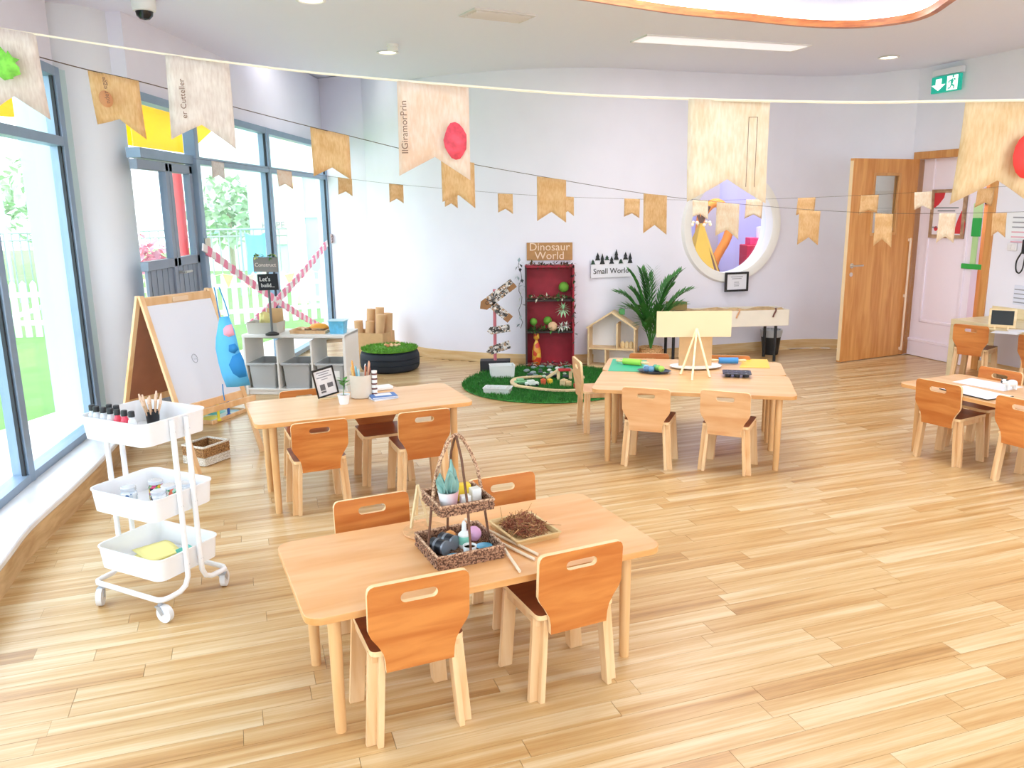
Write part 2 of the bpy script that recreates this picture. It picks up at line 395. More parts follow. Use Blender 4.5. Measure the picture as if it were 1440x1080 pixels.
# --- curved back wall with the round opening
HS, HZ = wall_s(1028, 318); HR = .52
def back_wall():
    mb = MB(); L_ = bs[-1]; S0, S1, Z0, Z1 = HS - .75, HS + .75, HZ - .75, HZ + .75; TOP = 3.3
    for off, flip in ((0., False), (-.2, True)):
        def grid(sa, sb, za, zb):
            n = max(1, int((sb - sa) / .08)); vs = []
            for i in range(n + 1):
                s = sa + (sb - sa) * i / n; vs += [WPt(s, za, off), WPt(s, zb, off)]
            mb.add(vs, [(2 * i, 2 * i + 2, 2 * i + 3, 2 * i + 1) for i in range(n)])
        grid(0, S0, 0, TOP); grid(S1, L_, 0, TOP); grid(S0, S1, 0, Z0); grid(S0, S1, Z1, TOP)
        n = 64; k = 5; vs = []
        for j in range(k + 1):
            for i in range(n):
                a = 2 * PI * i / n; cx, cz = math.cos(a), math.sin(a); q = .75 / max(abs(cx), abs(cz)); r = HR + (q - HR) * j / k
                vs.append(WPt(HS + cx * r, HZ + cz * r, off))
        mb.add(vs, [(j * n + i, j * n + (i + 1) % n, (j + 1) * n + (i + 1) % n, (j + 1) * n + i) for j in range(k) for i in range(n)])
    me = bpy.data.meshes.new('wall_back'); me.from_pydata(mb.v, [], mb.f); me.materials.append(WHITE); me.update(); me.shade_smooth()
    o = bpy.data.objects.new('wall_back', me); C.objects.link(o); return struct(o)
back_wall()
win3 = bpy.data.objects.new('window_3', None); C.objects.link(win3); struct(win3)
mb = MB(); n = 72; prof = [(HR, -.2), (HR - .01, .0), (HR - .005, .03), (HR + .03, .045), (HR + .09, .04), (HR + .105, .0)]; vs = []
for r, off in prof: vs += [WPt(HS + r * math.cos(2 * PI * i / n), HZ + r * math.sin(2 * PI * i / n), off) for i in range(n)]
mb.add(vs, [(j * n + i, j * n + (i + 1) % n, (j + 1) * n + (i + 1) % n, (j + 1) * n + i) for j in range(len(prof) - 1) for i in range(n)])
mb.build('round_frame', pm('frame_white', 'f2efe8', .45), win3)
mb = MB(); vs = [WPt(HS, HZ, -.1)] + [WPt(HS + HR * math.cos(2 * PI * i / 48), HZ + HR * math.sin(2 * PI * i / 48), -.1) for i in range(48)]
mb.add(vs, [(0, 1 + i, 1 + (i + 1) % 48) for i in range(48)]); mb.build('pane', GLASS, win3)
# baseboard of the back wall
mb = MB(); n = 110
for i in range(n):
    a, b = bs[-1] * i / n, bs[-1] * (i + 1) / n
    q = [WPt(s, z, o_) for s in (a, b) for z in (0, .105) for o_ in (.001, .017)]
    mb.add(q, [(0, 2, 3, 1), (4, 5, 7, 6), (2, 6, 7, 3), (1, 3, 7, 5)])
struct(mb.build('baseboard_back', BASEW))
# --- right wall with the door opening
OP0, OP1, OH = .10, rwall_t(1384, 355)[0], 2.13
mb = MB()
def rbox(t0, t1, z0, z1, o0=-.16, o1=0., b=None):
    b = b or mb; q = [RP(t, z, o_) for t in (t0, t1) for o_ in (o0, o1) for z in (z0, z1)]
    b.add(q, [(0, 1, 3, 2), (4, 6, 7, 5), (0, 4, 5, 1), (2, 3, 7, 6), (0, 2, 6, 4), (1, 5, 7, 3)]); return b
rbox(-.02, OP0, 0, 3.3); rbox(OP0, OP1, OH, 3.3); rbox(OP1, RLEN, 0, 3.3); struct(mb.build('wall_right', WHITE, smooth=False))
mb = rbox(OP1 + .08, RLEN - .2, 0, .105, .001, .016, MB()); struct(mb.build('baseboard_right', BASEW, smooth=False))
tr = bpy.data.objects.new('trim_1', None); C.objects.link(tr); struct(tr)
DOORW = wood('door_veneer', 'c98543', 'e0a460', (9, 9, .8), .4, 2.2, rnd=.03)
rbox(OP0 - .07, OP1 + .07, OH - .03, OH + .045, -.17, .02, MB()).build('head_casing', DOORW, tr, bevel=.004)
rbox(OP0 - .07, OP0, 0, OH - .03, -.17, .02, MB()).build('jamb', DOORW, tr, bevel=.004); rbox(OP1, OP1 + .08, 0, OH - .03, -.17, .02, MB()).build('jamb', DOORW, tr, bevel=.004)
# rear wall behind the camera
ra, rb = Vector((-1.75, -3.05, 0)), RP(RLEN, 0); 
mb = MB(); xm, xl = (ra.x + rb.x) / 2, rb.x - ra.x + .6
mb.box((xm, -3.1, .2), (xl, .12, .4)); mb.box((xm, -3.1, 2.95), (xl, .12, .7)); mb.box((ra.x, -3.1, 1.5), (.6, .12, 2.2)); mb.box((rb.x - .2, -3.1, 1.5), (1.0, .12, 2.2)); struct(mb.build('wall_rear', WHITE, smooth=False))
# --- open door leaf
hinge = RP(OP0 + .0, 0, .035); free = P(1178, 510); dv = free - hinge; DW = dv.length
door = bpy.data.objects.new('door_1', None); C.objects.link(door); struct(door); door.location = hinge; door.rotation_euler = (0, 0, math.atan2(dv.y, dv.x))
g0, g1, gz0, gz1 = DW * .30, DW * .66, 1.34, 1.92          # vision panel, measured from the hinge
mb = MB(); mb.M = Matrix.Translation((0, 0, .008))
mb.plate([(0.01, 0), (DW, 0), (DW, 2.09), (0.01, 2.09)], [[(g0, gz0), (g1, gz0), (g1, gz1), (g0, gz1)]], .046); mb.build('leaf', DOORW, door, bevel=.002)
mb = MB(); w_ = .03
for a in (g0 - w_ / 2, g1 + w_ / 2): mb.box((a, 0, (gz0 + gz1) / 2 + .008), (w_, .062, gz1 - gz0 + 2 * w_))
for z in (gz0 - w_ / 2, gz1 + w_ / 2): mb.box(((g0 + g1) / 2, 0, z + .008), (g1 - g0, .062, w_))
mb.build('vision_frame', wood('bead_wood', 'd08d4b', 'e2aa69', (9, 9, 1), .4), door, bevel=.003)
mb = MB(); mb.box(((g0 + g1) / 2, 0, (gz0 + gz1) / 2 + .008), (g1 - g0, .006, gz1 - gz0)); mb.build('pane', glass_mat('door_glass', (.93, .95, .9, 1), .12), door)
STEEL = pm('brushed_steel', 'd8d6d0', .28, .9)
mb = MB(); mb.box((DW + .001, 0, 1.05), (.006, .04, 2.05)); mb.build('edge_strip', pm('edge_lipping', 'f0d2a4', .4), door)
for sy in (1, -1):
    mb = MB(); mb.cyl((DW - .07, sy * .02, 1.02), (DW - .07, sy * .03, 1.02), .026, n=16); mb.cyl((DW - .07, sy * .025, 1.02), (DW - .07, sy * .06, 1.02), .009); mb.cyl((DW - .065, sy * .06, 1.02), (DW - .2, sy * .06, 1.02), .009)
    h = mb.build('handle', STEEL, door)
    mb = MB(); mb.cyl((DW - .07, sy * .02, .93), (DW - .07, sy * .029, .93), .022, n=16); mb.build('key_plate', STEEL, door)
mb = MB(); mb.cyl((.05, .045, .06), (.05, .045, 1.28), .011)
for z in (.08, .66, 1.26): mb.box((.05, .032, z), (.03, .03, .03))
mb.build('finger_guard', pm('guard_beige', 'ecd2b6', .4), door)
for z in (.25, 1.05, 1.85):
    mb = MB(); mb.cyl((0, .0, z - .05), (0, .0, z + .05), .01); mb.build('hinge', STEEL, door)
# --- passage beyond the door: pale panelled wall just behind the opening, wooden door further in
PINK = pm('lilac_paint', 'f7ecf7', .8)
PEND = RW.dot(Vector((0, 0, EYE)) + ray(1371, 330) * ((R0 + RN * -.07 - Vector((0, 0, EYE))).dot(RN) / ray(1371, 330).dot(RN)) - R0)
rbox(OP0 - .5, PEND, 0, 3.0, -.155, -.07, MB()).build('wall_passage', PINK, smooth=False); struct(bpy.data.objects['wall_passage'])
mo = MB()
for (t0, t1, z0, z1) in ((.22, PEND - .08, .38, 2.5),):
    for (a, b, c_, d_) in ((t0, t1, z0, z0 + .03), (t0, t1, z1 - .03, z1), (t0, t0 + .03, z0, z1), (t1 - .03, t1, z0, z1)): rbox(a, b, c_, d_, -.07, -.058, mo)
rbox(-.4, PEND, .0, .16, -.07, -.055, mo); rbox(-.4, PEND, .16, .19, -.07, -.050, mo)
struct(mo.build('trim_2', PINK, bevel=.004))
mb = rbox(-1.0, 2.6, 0, 3.0, -1.75, -1.62, MB()); rbox(-1.0, -.9, 0, 3.0, -1.75, -.16, mb); rbox(2.5, 2.6, 0, 3.0, -1.75, -.16, mb); struct(mb.build('wall_passage_far', PINK, smooth=False))
d2 = bpy.data.objects.new('door_2', None); C.objects.link(d2); struct(d2)
rbox(-.85, .5, 0, 2.3, -1.6, -1.54, MB()).build('leaf', DOORW, d2); rbox(-.6, .4, 1.62, 1.72, -1.55, -1.53, MB()).build('closer', pm('black_metal', '161616', .4), d2)
pf = MB(); q = [RP(t, 0, o_) for t, o_ in ((-1.0, -1.7), (2.6, -1.7), (2.6, .02), (-1.0, .02))]; pf.add([(v.x, v.y, -.006) for v in q], [(0, 1, 2, 3)]); struct(pf.build('floor_passage', pm('passage_floor', 'd9b988', .5), smooth=False))
q = [RP(t_, 0, o_) for t_, o_ in ((-1.0, -1.75), (2.6, -1.75), (2.6, -.16), (-1.0, -.16))]; pc = MB(); pc.add([(v.x, v.y, 3.0) for v in q], [(0, 1, 2, 3)]); struct(pc.build('ceiling_passage', CEILM, smooth=False))

# --- ceiling with the coffer, and the pocket beside the windows
edge = [P(x, y, CEIL) for x, y in ((585, 110), (555, 114.5), (520, 111.5), (480, 107), (440, 101.7), (400, 96.4), (360, 91), (320, 85.5))]
coff = [(.25, 5.68), (.56, 5.87), (.94, 6.11), (1.28, 6.31), (1.81, 6.54), (2.32, 6.77), (2.74, 6.85), (3.03, 6.74), (3.15, 6.53), (3.11, 6.12), (2.9, 5.3), (2.3, 4.5), (1.3, 4.0), (.2, 3.95), (-.5, 4.3), (-.55, 4.9), (-.2, 5.35)]
cc = [(p.x, p.y) for p in catmull([(x, y, 0) for x, y in coff], 6, True)]
bpart = [(p.x, p.y) for p in bw[::3] if p.x > edge[0].x + .02]
cpoly = [(-1.9, -3.15), (-2.15, -1.2), (-2.3, .4), (-2.5, 2.0), (-2.72, 3.25), (-2.95, 4.42), (-3.15, 5.55), (-3.5, 6.05), (-2.75, 6.5), (-2.68, 7.3)] + [(p.x, p.y) for p in reversed(edge)] + bpart + [(R0.x + .05, R0.y + .05), (rb.x + .2, rb.y - .1), (rb.x + .2, -3.15)]
ceil = struct(flat_poly('ceiling', cpoly, CEIL, CEIL + .2, CEILM, [cc]))
mb = MB(); n = len(cc)
mb.add([(x, y, CEIL - .012) for x, y in cc] + [(x, y, CEIL + .04) for x, y in cc], [(i, (i + 1) % n, n + (i + 1) % n, n + i) for i in range(n)])
gx = sum(x for x, y in cc) / n; gy = sum(y for x, y in cc) / n
inn = [(gx + (x - gx) * .965, gy + (y - gy) * .955) for x, y in cc]
mb.add([(x, y, CEIL - .012) for x, y in cc] + [(x, y, CEIL - .012) for x, y in inn] + [(x, y, CEIL + .04) for x, y in inn],
       [(i, (i + 1) % n, n + (i + 1) % n, n + i) for i in range(n)] + [(n + i, n + (i + 1) % n, 2 * n + (i + 1) % n, 2 * n + i) for i in range(n)])
mb.build('coffer_trim', wood('coffer_wood', 'a3562a', 'c67a40', (3, 3, 20), .35, 2), ceil)
mb = MB(); mb.add([(x, y, CEIL + .035) for x, y in cc] + [(x, y, CEIL + .45) for x, y in cc], [(i, (i + 1) % n, n + (i + 1) % n, n + i) for i in range(n)] + [tuple(range(n, 2 * n))]); mb.build('coffer_recess', CEILM, ceil)
mb = MB(); mb.tube([(gx + (x - gx) * .975, gy + (y - gy) * .968, CEIL + .055) for x, y in cc], .012, 6, True); mb.build('cove_strip', pm('led_strip', 'fff8ee', .5, emit=6.), ceil)
pk = MB(); pk.box((-2.2, 8.4, 3.34), (2.6, 5.6, .06)); struct(pk.build('ceiling_pocket', CEILM, smooth=False))

# --- window side: lintels, column, end wall, ledge
mb = MB()
for (a, b) in zip(glassline[:-1], glassline[1:]):
    a3 = Vector((a[0], a[1], 2.92)); b3 = Vector((b[0], b[1], 2.92)); mb.bar(a3 + Vector((-.08, 0, 0)), b3 + Vector((-.08, 0, 0)), .2, .68)
    mb.bar(Vector((a[0] - .03, a[1], .075)), Vector((b[0] - .03, b[1], .075)), .12, .15)
mb.bar((-3.07, 5.55, 2.92), (-3.2, 5.9, 2.92), .2, .68)
mb.bar((WX(6.0) - .09, 6.0, 2.90), (WX(11.1) - .09, 11.1, 2.90), .2, .78)
mb.bar((WX(10.95) - .1, 11.07, 1.65), (K[0] + .10, K[1] + .06, 1.65), .14, 3.3)
struct(mb.build('wall_left', WHITE, smooth=False))
mb = MB(); mb.cyl((-3.10, 6.05, 0), (-3.10, 6.05, 3.3), .335, n=48, caps=False); struct(mb.build('wall_column', pm('column_paint', 'e6e9ee', .7)))
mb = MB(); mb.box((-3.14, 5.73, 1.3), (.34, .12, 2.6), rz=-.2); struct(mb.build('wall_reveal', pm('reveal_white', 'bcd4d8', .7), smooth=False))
lf = [(-1.25, -3.0), (-1.5, -1.2), (-1.7, .4), (-1.92, 2.0), (-2.24, 3.25), (-2.38, 3.75), (-2.46, 4.25), (-2.56, 4.8), (-2.68, 5.35), (-2.78, 5.72)]
lc = catmull([(x, y, 0) for x, y in lf], 5); gl = catmull([(x, y, 0) for x, y in glassline], 8)
led = bpy.data.objects.new('trim_3', None); C.objects.link(led); struct(led)
MARB = pm('ledge_stone', 'e4e3e6', .22, var=.06, scale=5, coat=.4)
poly = [(p.x, p.y) for p in lc] + [(-2.95, 5.74)] + [(p.x + .02, p.y) for p in reversed(gl)]
mb = MB(); mb.plate(poly, (), .035, T=Matrix.Translation((0, 0, .150)) @ FLAT); mb.build('ledge_top', MARB, led, bevel=.008)
mb = MB(); n = len(lc)
for i in range(n - 1): mb.bar((lc[i].x - .03, lc[i].y, .066), (lc[i + 1].x - .03, lc[i + 1].y, .066), .02, .132)
mb.build('ledge_front', wood('ledge_wood', 'b58f62', 'cfae80', (3, 3, 20), .5, 1.5), led)
# windows: frames, mullions, panes
def window(name, pts, zs, lows, wd=.06, dp=.1):
    W_ = bpy.data.objects.new(name, None); C.objects.link(W_); struct(W_)
    for p in pts:
        mb = MB(); mb.box((p[0], p[1], (zs[0] + zs[-1]) / 2), (dp, wd, zs[-1] - zs[0])); mb.build('mullion', ALU, W_, bevel=.006)
    for i, (a, b) in enumerate(zip(pts[:-1], pts[1:])):
        a_ = Vector((a[0], a[1], 0)); b_ = Vector((b[0], b[1], 0))
        for k, z in enumerate(zs):
            mb = MB(); h = .06 if k else .05; zz = z + (h / 2 if k == 0 else -h / 2 if k == len(zs) - 1 else 0)
            mb.bar(a_ + Vector((0, 0, zz)), b_ + Vector((0, 0, zz)), dp * .9, h); mb.build('sill_rail' if k == 0 else 'transom', ALU, W_)
            if k < len(zs) - 1:
                mb = MB(); mb.bar(a_ + Vector((-.01, 0, (z + zs[k + 1]) / 2)), b_ + Vector((-.01, 0, (z + zs[k + 1]) / 2)), .008, zs[k + 1] - z - .05); mb.build('pane', GLASS, W_, smooth=False)
                d = (b_ - a_).normalized()
                for e, s_ in ((a_, 1), (b_, -1)):
                    q = e + d * s_ * .045; mb = MB(); mb.box((q.x + .02, q.y, (z + zs[k + 1]) / 2), (.02, .014, zs[k + 1] - z)); mb.build('gasket', pm('black_gasket', '2a2f36', .6), W_)
    return W_
window('window_1', glassline, (.165, 2.13, 2.60), None)
window('window_rear_added', [(ra.x + .3 + (rb.x - ra.x - 1.0) * k / 5, -3.1) for k in range(6)], (.4, 2.6), None)  # added rear glazing, out of view; lets in daylight to brighten the room
w2 = window('window_2', [(WX(y), y) for y in (6.95, 8.72, 10.92)], (.02, 2.08, 2.50), None, wd=.08)
mb = MB(); mb.box((WX(6.4), 6.42, 2.08), (.1, .98, .07)); mb.box((WX(6.4), 6.42, 2.47), (.1, .98, .06)); mb.build('transom', ALU, w2)
mb = MB(); mb.box((WX(6.4), 6.42, 2.28), (.008, .96, .36)); mb.build('pane', GLASS, w2)
d3 = bpy.data.objects.new('door_3', None); C.objects.link(d3); struct(d3)
DG = pm('door_grey', '8d99aa', .45, .2)
mb = MB(); x6 = WX(6.6)
for y, t_ in ((6.385, .06), (6.455, .06), (6.86, .06)): mb.box((x6, y, 1.03), (.06, t_, 2.0))
for z in (.08, 1.28, 2.0): mb.box((x6, 6.39, z), (.06, 1.0, .07))
mb.build('door_frame', DG, d3, bevel=.005)
mb = MB()
for i in range(19): mb.box((x6, 5.93 + i * .05, .68), (.02 + .006 * (i % 2), .046, 1.14))
mb.build('kick_panel', DG, d3)
mb = MB(); mb.box((x6, 6.13, 1.64), (.008, .46, .66)); mb.box((x6, 6.66, 1.64), (.008, .36, .66)); mb.build('pane', GLASS, d3)
mb = MB(); mb.cyl((x6 + .03, 6.43, 1.2), (x6 + .08, 6.43, 1.2), .01); mb.cyl((x6 + .08, 6.43, 1.2), (x6 + .08, 6.55, 1.2), .01); mb.build('handle', STEEL, d3)
# ================================================================ CHAIRS AND TABLES
CH_FACE = wood('chair_orange_ply', 'b96628', 'd48843', (1.2, 8, 9), .38, 2.4, rnd=.10); CH_EDGE = pm('ply_edge', 'f0cd9c', .5, var=.08, scale=30)
CH_LEG = wood('chair_leg_wood_glare', 'e2b27c', 'f2d0a2', (9, 9, 1.), .4, 2.2, rnd=.06); CH_SEAT = wood('seat_maroon_ply', '84452c', 'a05a38', (1, 9, 9), .35, 2.0, rnd=.1)  # leg wood is lightened, putting window glare into its colour
CH_PALE = wood('chair_pale_ply', 'd99d68', 'e8b987', (1.2, 8, 9), .38, 2.2, rnd=.03)
def chair_proto(name, face, seatm):
    t = bpy.data.objects.new(name, None); C.objects.link(t)
    half = [(.104, .252), (.106, .29), (.112, .318), (.126, .345), (.146, .375), (.1535, .395), (.1535, .515), (.150, .528), (.143, .536), (.132, .539)]
    out = half + [(-x, z) for x, z in reversed(half)]
    hole = rrect(.112, .032, .0155, 6, 0, .488)
    T = Matrix.Translation((0, -.158, .30)) @ Matrix.Rotation(.07, 4, 'X') @ Matrix.Translation((0, 0, -.30))
    mb = MB(); mb.plate(out, [hole], .017, edge=1, T=T); o = mb.build('backrest', [face, CH_EDGE], t)
    mb = MB(); mb.plate(rrect(.288, .292, .02, 4), (), .017, edge=1, T=Matrix.Translation((0, -.003, .3085)) @ FLAT); mb.build('seat', [seatm, CH_EDGE], t)
    for sx in (-1, 1):
        mb = MB(); mb.box((sx * .129, -.003, .283), (.018, .24, .033)); mb.build('seat_rail', CH_LEG, t, bevel=.002)
        for sy in (-1, 1):
            # L-shaped leg: board A faces front/back on the outside, board B stands at right angles further in
            def sec(dx, dy):
                a = [(.120, .146), (.139, .146), (.139, .124), (.168, .124), (.168, .106), (.120, .106)]
                return [(sx * (x + dx), sy * (y + dy)) for x, y in a]
            A = [(x, y, 0) for x, y in sec(0, .004)]; B = [(x, y, .2995) for x, y in sec(-.021, -.004)]
            if sx * sy < 0: A.reverse(); B.reverse()
            mb = MB(); mb.loft(A, B); mb.build('leg', CH_LEG, t, bevel=.0015)
    return t
ch0 = chair_proto('toddler_chair', CH_FACE, CH_SEAT); chP = chair_proto('toddler_chair', CH_PALE, CH_PALE); chM = chair_proto('toddler_chair', CH_PALE, CH_SEAT)
_first = {id(ch0): True, id(chP): True, id(chM): True}
def chair(cx, cy, rz, label, group=None, proto=None, sc=1.):     # centre of the footprint; the sitter faces local +y
    pr = proto or ch0
    if _first[id(pr)]: o = pr; _first[id(pr)] = False
    else: o = dup(pr)
    o.location = (cx, cy, 0); o.rotation_euler = (0, 0, rz); o.scale = (sc, sc, sc); o['label'] = label; o['category'] = 'chair'
    if group: o['group'] = group
    elif 'group' in o: del o['group']
    return o
def chair_back(bx, by, rz, label, group=None, proto=None, sc=1.):   # placed by the middle of its backrest top
    d = Vector((-math.sin(rz), math.cos(rz))); return chair(bx + d.x * .172, by + d.y * .172, rz, label, group, proto, sc)
TOPW = wood('table_top_beech', 'dda870', 'ebbf8e', (1, 7, 7), .33, 1.8, coat=.2, rnd=.03); TEDGE = wood('table_edge', 'd89a58', 'e6b076', (1, 8, 8), .4)
TLEG = wood('table_leg_beech', 'd9a468', 'e8bd88', (9, 9, .9), .38, 2, rnd=.05)
TOPO = wood('table_top_amber', 'e2a366', 'eebb86', (1, 7, 7), .3, 1.8, coat=.2, rnd=.02)
def table(x, y, rz, W_, D_, H, label, top=None, ins=.1, r=.055, lr=.022, group=None):
    t = thing('activity_table', label, 'table', (x, y, 0), rz, group)
    mb = MB(); mb.plate(rrect(W_, D_, r, 6), (), .024, edge=1, T=Matrix.Translation((0, 0, H - .012)) @ FLAT); mb.build('table_top', [top or TOPW, TEDGE], t, bevel=.003)
    for sx in (-1, 1):
        for sy in (-1, 1):
            mb = MB(); x0, y0 = sx * (W_ / 2 - ins), sy * (D_ / 2 - ins); mb.lathe([(lr * .82, 0), (lr * .86, .02), (lr, H - .05), (lr, H - .024)], 16, (x0, y0, 0)); mb.lathe([(lr * 1.5, H - .03), (lr * 1.5, H - .024)], 16, (x0, y0, 0)); mb.build('leg', TLEG, t)
    return t
TA = (-.170, 2.757, .412); HA = .462; TB = (-.913, 4.683, .395); HB = .545; TC = (1.202, 5.259, -.235); HC = .507
table(*TA, 1.273, .636, HA, 'amber beech table carrying the two-tier wicker tray and twigs', TOPO)
table(*TB, 1.248, .597, HB, 'pale beech table carrying the crayon pot and clipboard stand')
table(*TC, 1.273, .632, HC, 'beech table with a muffin tin and paint palette')
vC = Vector((-math.sin(TC[2]), math.cos(TC[2]))); uC = Vector((math.cos(TC[2]), math.sin(TC[2])))
C2 = (TC[0] + vC.x * .572 + uC.x * -.01, TC[1] + vC.y * .572 - uC.y * .01, TC[2]); table(*C2, 1.273, .50, HC, 'beech table with green and yellow mats, pushed against another table')
def tpt(T, lx, ly, z=0.): c_, s_ = math.cos(T[2]), math.sin(T[2]); return Vector((T[0] + lx * c_ - ly * s_, T[1] + lx * s_ + ly * c_, z))
# table A chairs
chair_back(-.298, 2.290, .40, 'orange plywood chair drawn out beside a table leg, wicker tray table', sc=1.055)
chair_back(.218, 2.512, .43, 'orange plywood chair with swirling grain on its back, twig tray side of the table', sc=1.035)
chair_back(-.572, 3.075, .43 + PI, 'orange plywood chair behind the wicker tray table, near the small wooden stand')
chair_back(-.05, 3.31, .40 + PI, 'orange plywood chair behind the wicker tray table, beyond the twig tray')
# table B chairs
chair_back(-1.057, 4.272, .41, 'orange plywood chair in front of the crayon pot table, by its two legs')
chair_back(-.505, 4.475, .38, 'orange plywood chair in front of the crayon pot table, by its end leg')
chair_back(-1.34, 5.07, .41 + PI, 'orange plywood chair behind the crayon pot table, facing the clipboard stand')
p = tpt(TB, .17, .168); chair(p.x, p.y, .40 + PI, 'orange plywood chair pushed deep under the crayon pot table')
# table C chairs
chair_back(.846, 4.972, -.36, 'orange plywood chair before the muffin tin table, near the paint palette', proto=chM)
chair_back(1.315, 4.85, -.46, 'orange plywood chair before the muffin tin table, near the muffin tin', proto=chM)
chair_back(.495, 5.985, -1.45, 'pale plywood chair turned sideways at the table end beside the turf mat', proto=chP)
chair_back(1.07, 6.19, -.2 + PI, 'orange plywood chair behind the green and yellow mats, next to the dollhouse')
chair_back(1.66, 6.06, -.25 + PI, 'orange plywood chair behind the green and yellow mats, next to the yellow mat')
# table D, cut by the frame
TD = (3.15, 4.90, -1.134); HD = .47
td = table(*TD, 1.25, .62, HD, 'beech table with white drawing sheets and a toy cow')
chair_back(2.725, 5.03, -1.06, 'orange plywood chair with a maroon seat beside the toy cow table end leg')
chair_back(2.95, 4.53, -1.10, 'orange plywood chair at the toy cow table, cut off by the picture edge')
chair_back(3.335, 5.395, -1.13 + PI, 'orange plywood chair facing the toy cow across the white sheets')
# desk E against the right wall
DESKM = wood('desk_maple', 'e3cfa0', 'efdfb6', (1, 8, 8), .4, 1.8)
# outer face line of the desk: corner leg at the passage end, front edge comes towards the camera
e0 = P(1335, 529); ed = Vector((RW.x, RW.y)); 
te = thing('writing_desk', 'pale maple desk with square legs against the white wall, tablet stand on it', 'desk', (e0.x, e0.y, 0), RRZ)
HE = .56
mb = MB(); mb.box((.72, .26, HE - .025), (1.5, .56, .05)); mb.build('desk_top', DESKM, te, bevel=.004)
for lx, ly in ((.0, .0), (0, .5), (1.42, 0), (1.42, .5)):
    mb = MB(); mb.box((lx + .0, ly + .01, (HE - .05) / 2), (.06, .06, HE - .05)); mb.build('leg', DESKM, te, bevel=.004)
mb = MB(); mb.box((.72, .5, HE + .05), (1.5, .03, .1)); mb.build('back_rail', DESKM, te, bevel=.004)
chair_back(4.265, 7.42, -.85, 'small orange chair tucked under the maple desk by the door')
chair_back(4.42, 6.72, -1.2, 'brown seated chair under the maple desk, cut off by the picture edge')
# ================================================================ WINDOW CORNER: cart, easel, storage
WMET = pm('white_enamel', 'f4f5f8', .3, 0, coat=.3); CHROME = pm('grey_caster', 'b9bec6', .35, .6); BLACK = pm('black_plastic', '1c1d20', .45)
def open_tray(L, W_, h, r, flare=.01, th=.004, lip=.004):
    mb = MB(); n = 5
    def ring(d, z): return [(x, y, z) for x, y in rrect(L + 2 * d, W_ + 2 * d, max(.004, r + d), n)]
    rings = [ring(-flare, 0), ring(0, h - .004), ring(lip, h - .004), ring(lip, h), ring(-th, h), ring(-flare - th, th)]
    N_ = len(rings[0]); vs = [p for q in rings for p in q]
    fs = [(k * N_ + i, k * N_ + (i + 1) % N_, (k + 1) * N_ + (i + 1) % N_, (k + 1) * N_ + i) for k in range(len(rings) - 1) for i in range(N_)]
    fs += [tuple(range(N_ - 1, -1, -1)), tuple(range(5 * N_, 6 * N_))]
    mb.add(vs, fs); return mb
CT = (-1.56, 3.32, -.475)
def cpt(lx, ly, z): c_, s_ = math.cos(CT[2]), math.sin(CT[2]); return Vector((CT[0] + lx * c_ - ly * s_, CT[1] + lx * s_ + ly * c_, z))
def cloc(v): d = Vector((v.x - CT[0], v.y - CT[1])); c_, s_ = math.cos(-CT[2]), math.sin(-CT[2]); return d.x * c_ - d.y * s_, d.x * s_ + d.y * c_
cart = thing('utility_cart', 'white three-tier metal trolley on casters beside the window ledge', 'trolley', (CT[0], CT[1], 0), CT[2])
TZ = (.165, .425, .745)
for z in TZ:
    o = open_tray(.40, .335, .098, .05).build('tray', WMET, cart, (0, 0, z))
    mb = MB()
    for sx in (-1, 1):
        for sy in (-1, 1): mb.cyl((sx * .2, sy * .036, .04), (sx * .2215, sy * .036, .04), .006, n=8)
    mb.build('screw', CHROME, o)
for sy in (-1, 1):
    def half(sx):
        q = [(sx * .211, sy * .036, .835), (sx * .211, sy * .036, .20), (sx * .211, sy * .038, .15), (sx * .211, sy * .055, .115), (sx * .211, sy * .085, .10), (sx * .211, sy * .14, .098), (sx * .205, sy * .165, .098), (sx * .185, sy * .178, .098)]
        return q
    pts = half(-1) + list(reversed(half(1)))
    mb = MB(); mb.tube(pts, .0115, 10); mb.build('frame_tube', WMET, cart)
    for sx in (-1, 1):
        mb = MB(); x, y = sx * .185, sy * .168; a = .6 + sx * .5 + sy
        mb.cyl((x, y, .066), (x, y, .094), .009); ca, sa = math.cos(a), math.sin(a)
        for k in (-1, 1):
            mb.bar((x + ca * .0 - sa * k * .014, y + ca * k * .014, .068), (x + ca * .022 - sa * k * .014, y + sa * .022 + ca * k * .014, .037), .02, .004, (-sa, ca, 0))
        mb.box((x, y, .068), (.03, .034, .006), rz=a); f = mb.build('caster', CHROME, cart)
        mb = MB(); q = Vector((x + ca * .022, y + sa * .022, .0375)); ax = Vector((-sa, ca, 0))
        mb.cyl(q - ax * .0115, q + ax * .0115, .037, n=24); mb.cyl(q - ax * .013, q + ax * .013, .016, n=12); mb.build('wheel', pm('wheel_white', 'e8eaee', .4), f)
